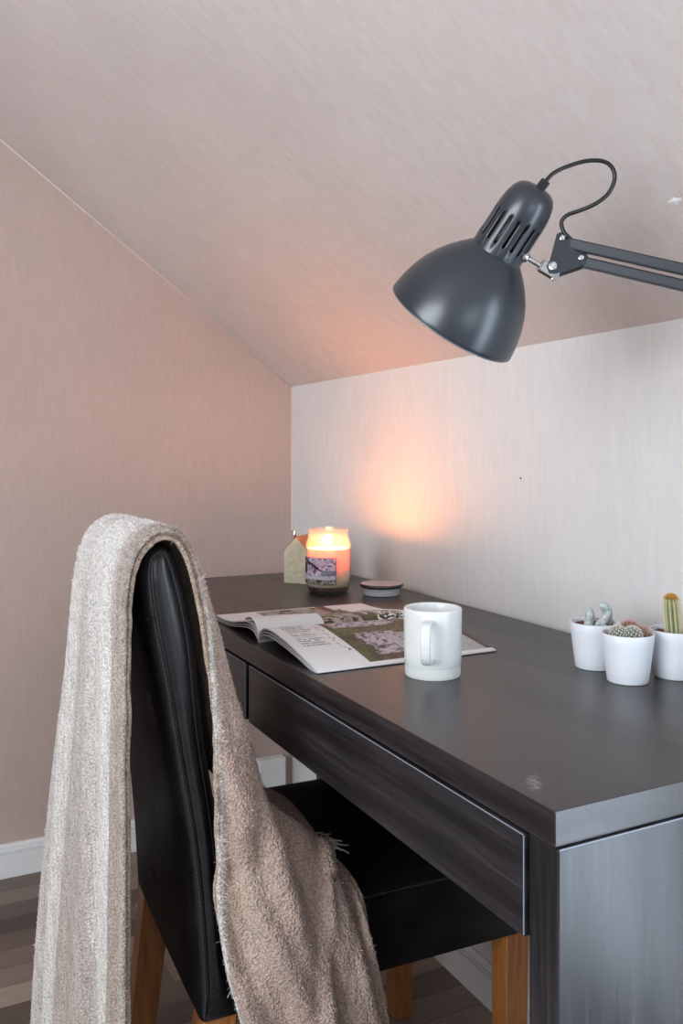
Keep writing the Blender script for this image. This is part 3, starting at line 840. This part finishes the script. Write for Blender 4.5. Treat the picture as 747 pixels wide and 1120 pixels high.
# ------------------------------------------------------------------ jar candle
CL = Vector((.330, 1.103, DH))
candle = thing('jar_candle', 'lit candle glowing orange in a glass jar with a blossom label', 'candle', CL)
RJ = .049
outp = [(0, .002), (.040, .0015), (.0425, .0), (.0445, .002), (.046, .008), (RJ, .016), (RJ, .090), (.0485, .096), (.0465, .1005), (.0475, .1025), (.0475, .1045), (.0455, .107), (.0425, .118), (.0415, .126), (.0425, .1285), (.0430, .1305), (.0425, .133), (.0412, .1345)]
inp = [(.0400, .1335), (.0396, .126), (.0408, .117), (.0436, .1055), (.0448, .098), (.0460, .092), (.0464, .030), (.0440, .0145), (.040, .0115), (0, .011)]
bm = lathe(bmesh.new(), outp+inp, 72)
obj('jar', bm, M_JAR, candle, smooth=True)
bm = lathe(bmesh.new(), [(0, .0025), (.0395, .0025), (.0430, .006), (.0448, .0132), (.0405, .0108), (0, .0105)], 64)
obj('smoked_base', bm, M_GLASS_DARK, candle, smooth=True)['label'] = 'dark smoked foot of the jar'
m, nt, bs = new_mat('peach_wax')
bs.inputs['Base Color'].default_value = srgb(250, 226, 204)
bs.inputs['Roughness'].default_value = .35
bs.inputs['Subsurface Weight'].default_value = 1.; bs.inputs['Subsurface Radius'].default_value = (1., .42, .18); bs.inputs['Subsurface Scale'].default_value = .012
M_WAX = m
WZ, WELL = .0935, .058
bm = lathe(bmesh.new(), [(0, .0118), (.0398, .0122), (.0436, .0152), (.0459, .0302), (.0456, WZ-.001), (.0446, WZ), (.0400, WZ-.001), (.0365, WZ-.006), (.0345, WELL+.012), (.030, WELL+.001), (.015, WELL), (0, WELL)], 64)
obj('wax', bm, M_WAX, candle, smooth=True)
WZ = .066
bm = tube(bmesh.new(), catmull([(0, 0, WELL-.002), (.0003, 0, WZ+.003), (.0012, .0004, WZ+.008)], 4), .0009, 8)
wick = obj('wick', bm, plain('charred_wick', srgb(40, 34, 30), .9), candle, smooth=True)
mf = bpy.data.materials.new('candle_flame'); mf.use_nodes = True; ntf = mf.node_tree
ntf.nodes.remove(ntf.nodes['Principled BSDF'])
fe = N(ntf, 'ShaderNodeEmission'); fe.inputs['Color'].default_value = (1, .62, .25, 1); fe.inputs['Strength'].default_value = 14
ft = N(ntf, 'ShaderNodeBsdfTransparent'); fs = N(ntf, 'ShaderNodeAddShader')
ntf.links.new(fe.outputs[0], fs.inputs[0]); ntf.links.new(ft.outputs[0], fs.inputs[1]); ntf.links.new(fs.outputs[0], ntf.nodes['Material Output'].inputs['Surface'])
bm = lathe(bmesh.new(), [(0, 0), (.0022, .0025), (.0038, .007), (.0036, .011), (.0022, .017), (.0008, .022), (0, .0245)], 16)
for v in bm.verts: v.co += Vector((.001, .0003, WZ+.0055))
obj('flame', bm, mf, wick, smooth=True)
# printed label: a curved patch on the glass, facing the viewer and turned a little to the left
def label_rgb(u, v):
    c = np.ones(u.shape+(3,))*lin((176, 160, 178))
    put = lambda m_, col: c.__setitem__(m_, (np.ones(u.shape+(3,))*lin(col))[m_])
    n1 = vnoise(u*9, v*9, 51); n2 = vnoise(u*20, v*20, 52)
    put(n1 > .55, (206, 178, 196)); put((n2 > .62), (226, 208, 220)); put(n2 < .28, (120, 100, 140))
    put((abs(v-.95+.75*u-.06*n1) < .055) & (v > .35), (64, 44, 62)); put((u < .17) & (v > .40) & (v < .86-.8*abs(u-.05)), (58, 38, 48))
    bl = ((u-.74)**2/.05+(v-.72)**2/.045 < 1); put(bl & (n2 > .35), (222, 178, 204)); put(bl & (n2 > .6), (236, 208, 222))
    put((u > .62) & (v < .52) & (v > .33), (150, 146, 168)); put((u > .62) & (v < .52) & (v > .33) & (n2 > .55), (120, 118, 150))
    strip = (v < .30) & (v > .17); put(strip, (206, 202, 210))
    low = v <= .17; put(low, (188, 186, 186)); put(low & (n2 > .55), (70, 72, 62)); put(low & (n2 < .3), (120, 126, 96))
    ed = (u < .015) | (u > .985) | (v < .015) | (v > .985); put(ed, (120, 100, 110))
    return c
va = math.atan2(-.55-CL.y, -.473-CL.x)      # azimuth of the front
nu, nv_ = 70, 60
uu, vv = np.meshgrid(np.linspace(0, 1, nu), np.linspace(0, 1, nv_), indexing='ij')
a0, a1 = va-math.radians(78), va+math.radians(20)
az = a0+(a1-a0)*uu; zz = .0215+.0555*vv
V = np.concatenate([np.stack([(RJ+r_)*np.cos(az), (RJ+r_)*np.sin(az), zz], -1).reshape(-1, 3) for r_ in (.0006, .0001)])
o = nu*nv_; idx = np.arange(o).reshape(nu, nv_)
a, b_, c, d = idx[:-1, :-1].ravel(), idx[1:, :-1].ravel(), idx[1:, 1:].ravel(), idx[:-1, 1:].ravel()
F = np.concatenate([np.stack([a, b_, c, d], 1), np.stack([d+o, c+o, b_+o, a+o], 1)])
ring = np.concatenate([idx[:, 0], idx[-1, 1:], idx[-2::-1, -1], idx[0, -2:0:-1]]); i = np.arange(len(ring)); j = (i+1) % len(ring)
F = np.concatenate([F, np.stack([ring[j], ring[i], ring[i]+o, ring[j]+o], 1)])
me = raw_mesh('label', V, F); lc = label_rgb(uu, vv).reshape(-1, 3); set_colors(me, np.concatenate([lc, lc]))
link('label', me, M_PAGE, candle, smooth=True)

# ------------------------------------------------------------------ jar lid lying beside the candle
lid = thing('candle_cover', 'round candle lid with a dark shiny rim lying beside the lit candle', 'lid', (.412, 1.018, DH))
bm = lathe(bmesh.new(), [(0, .0005), (.034, .0), (.0362, .0012), (.0368, .006), (.0372, .0165), (.030, .0166), (.030, .0025), (0, .0024)], 64)
obj('seal', bm, plain('milky_seal', srgb(206, 210, 214), .35), lid, smooth='auto')['label'] = 'milky white sealing ring'
bm = lathe(bmesh.new(), [(0, .0168), (.0430, .0167), (.0452, .0178), (.0460, .0200), (.0456, .0222), (.0448, .0236), (.0436, .0240)], 72)
obj('rim', bm, plain('dark_bronze_metal', srgb(84, 77, 80), .25, .8), lid, smooth=True)['label'] = 'dark metal rim'
bm = lathe(bmesh.new(), [(.0435, .0239), (.0425, .0240), (.020, .0246), (0, .0248), (0, .0172), (.0425, .0172)], 72)
obj('top_plate', bm, plain('silvery_plate', srgb(176, 168, 172), .3, .3), lid, smooth='auto')

# ------------------------------------------------------------------ little concrete house
ha_ = math.radians(90-50.8)           # ridge direction
house = thing('house_ornament', 'small pale concrete house ornament with metal chimney behind the candle', 'ornament', (.3135, 1.238, DH), ha_-PI/2)
m, nt, bs = new_mat('pale_concrete')
g = noise(nt, mapped(nt), 60, 5, .6); g2 = noise(nt, mapped(nt), 300, 2, .6)
nt.links.new(ramp(nt, g, [(.3, srgb(176, 172, 146)), (.7, srgb(208, 204, 182))]), bs.inputs['Base Color']); bs.inputs['Roughness'].default_value = .85
bump(nt, bs, g2, .3, .001)
bm = bmesh.new()
W2, EV, PK, DP = .030, .0735, .1035, .055
prism(bm, [(-W2, 0), (W2, 0), (W2, EV), (0, PK), (-W2, EV)], -.0, DP)
bmesh.ops.bevel(bm, geom=list(bm.edges), offset=.0012, segments=2, affect='EDGES')
hb = obj('body', bm, m, house)
M_ROOF = plain('brown_wood_roof', srgb(168, 122, 92), .6)
bm = bmesh.new(); sl = (PK-EV)/W2; e = .0006
prism(bm, [(-W2-.002, EV-.002*sl+e), (0, PK+e), (W2+.002, EV-.002*sl+e), (W2+.002, EV-.002*sl+.003), (0, PK+.0036), (-W2-.002, EV-.002*sl+.003)], .004, DP+.002)
obj('roof', bm, M_ROOF, house)['label'] = 'brown roof boards'
bm = bmesh.new(); lathe(bm, [(0, .082), (.0056, .082), (.0056, .1170), (.0044, .1170), (.0044, .106), (0, .106)], 24, M=Matrix.Translation((-.018, .026, 0)))
obj('chimney', bm, M_CHROME, house, smooth='auto')

# ------------------------------------------------------------------ cacti in white pots
M_SOIL = plain('reddish_soil', srgb(110, 66, 54), .95)
def pot(label, loc, rt=.0335, rb=.0258, h=.0625):
    t = thing('potted_cactus', label, 'cactus', loc, 0, 'three small potted cacti on the desk')
    k = lambda z: rb+(rt-rb)*z/h
    prof = [(0, .001), (rb*.93, .001), (rb*.97, 0), (rb, .0012), (k(.02), .02), (k(.05), .05), (rt-.0002, h-.0016), (rt-.0008, h-.0004), (rt-.0016, h), (rt-.0026, h-.0006), (rt-.003, h-.002), (k(.05)-.003, .050), (k(.03)-.003, .046), (0, .046)]
    obj('pot', lathe(bmesh.new(), prof, 64), M_POT, t, smooth=True)
    bm = bmesh.new(); n = 40
    cr = bm.verts.new((0, 0, .0580)); prev = None
    for r_ in np.linspace(.15, 1, 8):
        ring = [bm.verts.new((r_*(k(.0565)-.0034)*math.cos(2*PI*i/n), r_*(k(.0565)-.0034)*math.sin(2*PI*i/n), .0570+random.uniform(-.0008, .0012))) for i in range(n)]
        for i in range(n):
            if prev is None: bm.faces.new((cr, ring[i], ring[(i+1) % n]))
            else: bm.faces.new((prev[i], prev[(i+1) % n], ring[(i+1) % n], ring[i]))
        prev = ring
    ring = [bm.verts.new((v.co.x*.96, v.co.y*.96, .0485)) for v in prev]
    for i in range(n): bm.faces.new((prev[i], prev[(i+1) % n], ring[(i+1) % n], ring[i]))
    bm.faces.new(ring)
    obj('soil', bm, M_SOIL, t, smooth=True)
    return t
ZS = .0545
def green(name, c1, c2, sc=60):
    m, nt, b = new_mat(name); nt.links.new(ramp(nt, noise(nt, mapped(nt), sc, 3), [(.35, c1), (.65, c2)]), b.inputs['Base Color']); b.inputs['Roughness'].default_value = .6; return m
# pale woolly fingers
t1 = pot('white pot with pale woolly finger cactus, rearmost pot beside the wall', (.372, .352, DH))
M_WOOL = green('pale_woolly_skin', srgb(150, 164, 160), srgb(200, 208, 206), 220)
def finger(pts, r):
    P = catmull(pts, 7); n = len(P); rs = []
    for i in range(n):
        s = i/(n-1); rs.append(max(.0006, r*(.80+.2*math.sin(PI*min(1, s*1.2)))*math.sqrt(max(0, 1-max(0, (s-.72)/.28)**2))))
    bm = tube(bmesh.new(), P, rs, 18)
    return bm
cR = np.array([.893, -.4505, 0]); cF = np.array([.4505, .893, 0]); cU = np.array([0, 0, 1.])   # right / away / up as seen by a person at the desk
def loc3(a, f, z): return tuple(cR*a+cF*f+cU*z)
for pts, r in (([(-.0105, -.007, .050), (-.0108, -.008, .061), (-.0105, -.008, .0690)], .0060),
               ([(-.001, .010, .050), (-.003, .012, .066), (-.002, .012, .0785)], .0066),
               ([(.000, -.005, .054), (.006, -.006, .0610), (.0120, -.006, .0660), (.0165, -.005, .0745), (.0165, -.004, .0790)], .0056),
               ([(.016, .006, .050), (.0195, .006, .064), (.0190, .006, .0760), (.0130, .005, .0825), (.0090, .004, .0800)], .0068),
               ([(-.001, -.012, .050), (-.0010, -.013, .0610)], .0036), ([(.005, -.013, .050), (.0055, -.0135, .0615)], .0036), ([(.010, -.010, .050), (.011, -.011, .0610)], .0034)):
    obj('stem', finger([loc3(*p) for p in pts], r), M_WOOL, t1, smooth=True)
# cluster of spiny balls
t2 = pot('white pot with a cluster of round dark spiny cacti, frontmost pot', (.358, .277, DH))
M_DARKG = green('dark_green_skin', srgb(26, 58, 40), srgb(58, 92, 60), 80)
M_SPW = plain('white_spines', srgb(228, 222, 214), .6); M_SPP = plain('pink_spines', srgb(206, 150, 138), .6)
def ball(c, r, spm, hz=1.):
    bm = bmesh.new(); bmesh.ops.create_uvsphere(bm, u_segments=28, v_segments=18, radius=r)
    C = Vector(loc3(*c)); sp_ = bmesh.new()
    for v in bm.verts:
        a = math.atan2(v.co.y, v.co.x); e = math.asin(max(-1, min(1, v.co.z/r)))
        v.co *= 1+.06*math.cos(13*a+6*e)*math.cos(e); v.co.z *= hz; v.co += C
    b = obj('stem', bm, M_DARKG, t2, smooth=True)
    n = 58
    for k in range(n):
        z = 1-(k+.5)/n*1.25; z = max(-.3, z); rr_ = math.sqrt(max(0, 1-z*z)); a = k*2.39996
        d = Vector((rr_*math.cos(a), rr_*math.sin(a), z)); p = C+Vector((d.x, d.y, d.z*hz))*r*1.03
        tt = d.orthogonal().normalized(); bb = d.cross(tt)
        bmesh.ops.create_icosphere(sp_, subdivisions=1, radius=.00085, matrix=Matrix.Translation(p))
        for q in range(5):
            e_ = d*.5+(tt*math.cos(q*1.2566)+bb*math.sin(q*1.2566)); e_.normalize()
            tube(sp_, [p, p+e_*.0038], [.00032, .00014], 3)
    obj('spines', sp_, spm, b)
ball((-.0135, -.004, .0610), .0105, M_SPW); ball((.0020, -.0125, .0610), .0112, M_SPW); ball((.0155, -.003, .0590), .0105, M_SPP)
ball((.0040, .006, .0640), .0115, M_SPP); ball((-.007, .013, .0600), .0095, M_SPW); ball((.017, .012, .0580), .0085, M_SPP)
# ribbed column with golden crown
t3 = pot('white pot with a tall ribbed column cactus with a golden woolly crown', (.431, .266, DH))
M_COL = green('leaf_green_skin', srgb(74, 96, 48), srgb(112, 130, 70), 60)
M_GOLD = plain('golden_wool', srgb(214, 160, 78), .9); M_SPY = plain('straw_spines', srgb(236, 228, 196), .6)
bm = bmesh.new(); n = 60; prev = None; Rc = .0082; TOPZ = .106
base = Vector(loc3(-.0035, -.006, 0)); lean = Vector(loc3(-.004, 0, 0))
prof = [(.92, .050), (1, .062), (1.02, .078), (1., .092), (.9, .101), (.62, .1055), (.3, .1068)]
for k_, z in prof:
    ring = []
    for i in range(n):
        a = 2*PI*i/n; r_ = Rc*k_*(1+.12*math.cos(12*a)); ring.append(bm.verts.new(base+lean*((z-.05)/.05)+Vector((r_*math.cos(a), r_*math.sin(a), z))))
    if prev:
        for i in range(n): bm.faces.new((prev[i], prev[(i+1) % n], ring[(i+1) % n], ring[i]))
    prev = ring
bm.faces.new(prev)
colm = obj('stem', bm, M_COL, t3, smooth=True)
sp_ = bmesh.new(); wl = bmesh.new()
for q in range(12):
    a = 2*PI*q/12
    for z in np.arange(.057, .103, .0034):
        k_ = np.interp(z, [p[1] for p in prof], [p[0] for p in prof]); d = Vector((math.cos(a), math.sin(a), 0))
        p = base+lean*((z-.05)/.05)+d*Rc*k_*1.12+Vector((0, 0, z)); s = Vector((-d.y, d.x, 0))
        for e_ in (d+s*.9+Vector((0, 0, .5)), d-s*.9+Vector((0, 0, .5)), d+Vector((0, 0, -.7)), d*.6+Vector((0, 0, 1)), d+s*.8-Vector((0, 0, .5)), d-s*.8-Vector((0, 0, .5))):
            tube(sp_, [p, p+e_.normalized()*.0042], [.00034, .00016], 3)
obj('spines', sp_, M_SPY, colm)
for k in range(420):
    z = random.random()**.6; a = random.uniform(0, 2*PI); d = Vector((math.cos(a)*(1-z*.85), math.sin(a)*(1-z*.85), .25+z)).normalized()
    p = base+lean*1.06+Vector((0, 0, .0985))+Vector((d.x*.0080, d.y*.0080, d.z*.0075))
    tube(wl, [p, p+(d+Vector((random.uniform(-.4, .4), random.uniform(-.4, .4), random.uniform(-.2, .4)))).normalized()*.0045], [.0004, .00012], 3)
obj('crown_wool', wl, M_GOLD, colm)['label'] = 'golden woolly crown'

# ------------------------------------------------------------------ desk lamp
CT = math.radians(26.776)
vR = Vector((math.cos(CT), -math.sin(CT), 0)); vF = Vector((math.sin(CT), math.cos(CT), 0)); vU = Vector((0, 0, 1))
RC = Vector((.1262, .3343, 1.2055))                                # centre of the shade's mouth
PX = .001123
lamp = thing('desk_lamp', 'charcoal architect lamp with bell shade hanging over the desk on twin arms', 'lamp', (.425, .080, DH))
LL = Vector(lamp.location)
ax = (vR*.533*.90+vU*.846*.90-vF*.436).normalized()
ML = Matrix.Translation(-LL) @ frame(RC, ax, vF*-1)
AX = .00104                     # metres per drawing unit along the axis
RA = lambda r, z: (r*(PX-.00008*min(1, max(0, z)/94)), z*AX)
shade = [(75, 0), (75.3, .8), (75, 6), (73.8, 18), (71, 32), (66, 47), (59, 61), (50, 74), (41, 84), (34, 91), (30.5, 94)]
shin = [(29, 92.5), (33, 89), (40, 82.5), (49, 72.5), (58, 59.5), (65, 46), (70, 31.5), (72.8, 18), (74, 6), (74, .2)]
bm = lathe(bmesh.new(), [RA(r, z) for r, z in shade], 96, M=ML)
sh = obj('lamp_shade', bm, M_LAMP, lamp, smooth=True, recalc=True)
bm = lathe(bmesh.new(), [RA(r, z) for r, z in shin], 96, M=ML); obj('reflector', bm, M_LAMP_IN, sh, smooth=True)['label'] = 'white inside of the shade'
bm = bmesh.new()
ringp = [(74, .2), (74.2, -.6), (75.2, -.6), (75.5, .2), (75.3, .8)]
lathe(bm, [RA(r, z) for r, z in ringp], 96, M=ML); obj('rolled_rim', bm, plain('pale_edge', srgb(120, 128, 136), .35, .4), sh, smooth=True)
# socket cap with ventilation slots
cap = [(30.2, 93.6), (30.8, 94), (30.8, 106), (30.4, 110), (30.1, 120), (30, 130), (29.9, 139), (29.7, 143), (29.2, 150), (27.8, 158), (25.2, 166), (21, 172), (15, 175.6), (8, 176.8), (0, 177)]
nseg = 108
def slot(a, i):
    return 2 <= a <= 5 and (i % 6) in (0, 1)
bm = lathe(bmesh.new(), [RA(r, z) for r, z in cap], nseg, M=ML, skip=slot)
capo = obj('socket_cap', bm, M_LAMP, lamp, smooth='auto')
sm = capo.modifiers.new('wall', 'SOLIDIFY'); sm.thickness = .0012; sm.offset = -1
bm = lathe(bmesh.new(), [RA(r, z) for r, z in ((0, 90), (15, 90), (17, 96), (17, 150), (12, 156), (0, 156))], 32, M=ML)
obj('bulb_holder', bm, M_BLACK, lamp, smooth='auto')
bm = lathe(bmesh.new(), [RA(r, z) for r, z in ((0, 28), (10, 29.5), (19, 35), (24, 44), (25, 54), (21, 66), (15, 76), (13, 90), (0, 90))], 32, M=ML)
obj('bulb', bm, M_BULB, lamp, smooth=True)
# cable grommet on top
gm = ML @ Matrix.Translation((0, .0, 0))
EYE = Vector((-.473, -.5506, 1.042))
def Lp(px, py, d):
    """a point of the lamp from its bearing in the photograph and its distance d from the viewer"""
    return EYE+(vR*((px-373.5)/944.3)+vU*((497-py)/944.3)+vF)*d-LL
capTop = ML @ Vector((0, 0, 176*AX))
bm = bmesh.new(); box(bm, (-.0056, -.005, -.006), (.0056, .005, .0105), .0012, 2)
gd = (Lp(597, 198.5, .978)-Lp(588, 210, .978)).normalized()
bm.transform(frame(Lp(590.5, 206.5, .978), gd, vR)); obj('cable_grip', bm, M_BLACK, lamp)
cab = [(592, 205, .978), (597, 198, .978), (606, 189, .977), (622, 181.5, .975), (642, 176, .972), (660, 176.5, .970), (670, 184, .969), (672, 197, .970), (665, 212, .973), (651, 223, .978), (635, 230, .985), (621, 235, .990), (614.5, 242, .993), (615.5, 251, .993), (621, 260, .990)]
bm = tube(bmesh.new(), catmull([Lp(*p) for p in cab], 6), .0024, 10)
obj('cable', bm, M_BLACK, lamp, smooth=True)
# triangular bracket plate (two plates with the bars between them)
bd = 1.0
bars_dir = (Lp(747, 294.5, .955)-Lp(623, 266.5, 1.0)).normalized()
pn = (vF-bars_dir*vF.dot(bars_dir)); pn = pn.normalized()               # plate normal, square to the bars
tri = [(609.5, 258.5), (613, 256.5), (621, 257.2), (640.5, 276), (643.8, 283), (641, 290.5), (630, 294.5), (609, 301.5), (601.5, 301), (598.8, 293.5), (602, 287)]
def plate(off, t):
    bm = bmesh.new(); n = len(tri)
    v0 = [bm.verts.new(Lp(x, y, bd)+pn*off) for x, y in tri]; v1 = [bm.verts.new(Lp(x, y, bd)+pn*(off+t)) for x, y in tri]
    bm.faces.new(v0); bm.faces.new(v1[::-1])
    for i in range(n): bm.faces.new((v0[i], v0[(i+1) % n], v1[(i+1) % n], v1[i]))
    return bm
br = obj('bracket', plate(-.0075, .0022), M_ARM, lamp); obj('bracket', plate(.0053, .0022), M_ARM, lamp)
for (x, y), r in (((615.7, 262.5), .0036), ((636.3, 284), .0036), ((605.5, 293.2), .0052)):
    bm = lathe(bmesh.new(), [(0, .0021), (r*.35, .0021), (r*.42, .0014), (r*.55, .0014), (r*.62, .0022), (r*.9, .0018), (r, .0008), (r, -.001), (0, -.001)], 24, M=frame(Lp(x, y, bd)-pn*.0075, -pn, vR))
    obj('screw', bm, M_CHROME, br, smooth='auto')
# swivel joint in chrome: rod from the cap to a clevis under the bracket
bm = tube(bmesh.new(), [Lp(571, 278.5, 1.006), Lp(595, 292.5, bd)], .0034, 14); jt = obj('swivel_rod', bm, M_CHROME, lamp, smooth='auto')
bm = bmesh.new(); bmesh.ops.create_uvsphere(bm, u_segments=20, v_segments=12, radius=.0068, matrix=Matrix.Translation(Lp(574, 281, 1.004))); obj('ball_joint', bm, M_CHROME, jt, smooth=True)
cd = (Lp(612, 303, bd)-Lp(593, 291.5, bd)).normalized()
bm = bmesh.new()
for s in (-1, 1):
    box(bm, (-.0065, s*.0050-.001, -.004), (.0065, s*.0050+.001, .0185), .0008, 1)
box(bm, (-.0065, -.006, -.006), (.0065, .006, -.0036), .0008, 1)
bm.transform(frame(Lp(595, 292.8, bd), cd, vR)); obj('clevis', bm, M_CHROME, jt)
bm = tube(bmesh.new(), [Lp(608, 303.5, bd-.012), Lp(608, 303.5, bd+.010)], .0042, 12); obj('wing_bolt', bm, M_CHROME, jt, smooth='auto')
# twin bars to the elbow, off to the right
def flatbar(p, q, up_, w, t, name='arm_bar'):
    d = (q-p).normalized(); L_ = (q-p).length
    bm = bmesh.new(); box(bm, (-w/2, -t/2, 0), (w/2, t/2, L_), min(w, t)*.18, 2)
    bm.transform(frame(p, d, up_)); return obj(name, bm, M_ARM, lamp)
A1 = Lp(618, 265.5, bd); A2 = Lp(636, 286.5, bd)
LA = .36
E1 = A1+bars_dir*LA; sep = A2-A1; sep = sep-bars_dir*sep.dot(bars_dir)
A1s = A1+bars_dir*.008
flatbar(A1+bars_dir*.004, E1, vU, .0125, .0100); flatbar(A1+sep+bars_dir*.006, E1+sep, vU, .0125, .0100)
# elbow, lower bars and table clamp
EL = E1+sep*.5; foot = Vector((.425, .080, .790))-LL
bm = bmesh.new()
for s in (-1, 1): box(bm, (-.022, -.026, s*.0085-.001), (.022, .026, s*.0085+.001), .001, 1)
bm.transform(frame(EL, pn, vU)); obj('elbow_plate', bm, M_ARM, lamp)
ld = (foot-EL).normalized(); ls = ld.cross(pn).normalized()
for s in (-1, 1): flatbar(EL+ls*s*.012, foot+ls*s*.012, ls, .0115, .0105)
bm = lathe(bmesh.new(), [(0, .0005), (.062, .0005), (.0655, .002), (.066, .010), (.0635, .0135), (.022, .0165), (.014, .020), (.014, .046), (.0125, .048), (0, .048)], 64, M=Matrix.Translation(foot-Vector((0, 0, .040))))
obj('lamp_base', bm, M_LAMP, lamp, smooth='auto')

# ------------------------------------------------------------------ white box on the gable wall under the desk
bm = B((.405, YW-.034, .085), (.484, YW-.0005, .188), .003, 2)
wb = tag(obj('socket_box', bm, M_WHITE), 'small white box on the wall under the desk, half hidden by the throw', 'socket box')

# ------------------------------------------------------------------ light
def area(name, loc, target, sx, sy, power, col):
    l = bpy.data.lights.new(name, 'AREA'); l.shape = 'RECTANGLE'; l.size = sx; l.size_y = sy; l.energy = power; l.color = col
    o = bpy.data.objects.new(name, l); COL.objects.link(o); o.location = loc
    o.rotation_euler = (Vector(target)-Vector(loc)).to_track_quat('-Z', 'Y').to_euler()
    return o
area('daylight_front', (-.325, YF+.02, .64), (-.325, 0, .64), 1.25, 1.0, 9, (.80, .90, 1.0))
area('daylight_left', (XL+.02, -.7, 1.40), (0, -.7, 1.25), 1.7, 1.2, 60, (.90, .955, 1.0))
area('daylight_low', (XW-.012, (WA+WB)/2, .80), (-.6, (WA+WB)/2, .80), .62, 1.10, 16, (.70, .85, 1.0))
pl_ = bpy.data.lights.new('candle_light', 'POINT'); pl_.energy = 2.4; pl_.color = (1, .36, .11); pl_.shadow_soft_size = .009
po = bpy.data.objects.new('candle_light', pl_); COL.objects.link(po); po.location = CL+Vector((.001, .0003, WZ+.0200))
w = bpy.data.worlds.new('sky'); SC.world = w; w.use_nodes = True
w.node_tree.nodes['Background'].inputs[0].default_value = (.80, .88, 1, 1); w.node_tree.nodes['Background'].inputs[1].default_value = 1.0

# ------------------------------------------------------------------ camera
cam = bpy.data.cameras.new('camera'); co = bpy.data.objects.new('camera', cam); COL.objects.link(co)
co.location = (-.473, -.5506, 1.042); co.rotation_euler = (PI/2, 0, -CT)
cam.sensor_fit = 'AUTO'; cam.sensor_width = 36; cam.lens = 30.35; cam.shift_y = -.05625; cam.clip_start = .02
SC.camera = co
SC.view_settings.view_transform = 'Standard'; SC.view_settings.look = 'None'; SC.view_settings.gamma = 1
SC.view_settings.use_curve_mapping = False; SC.view_settings.exposure = .12
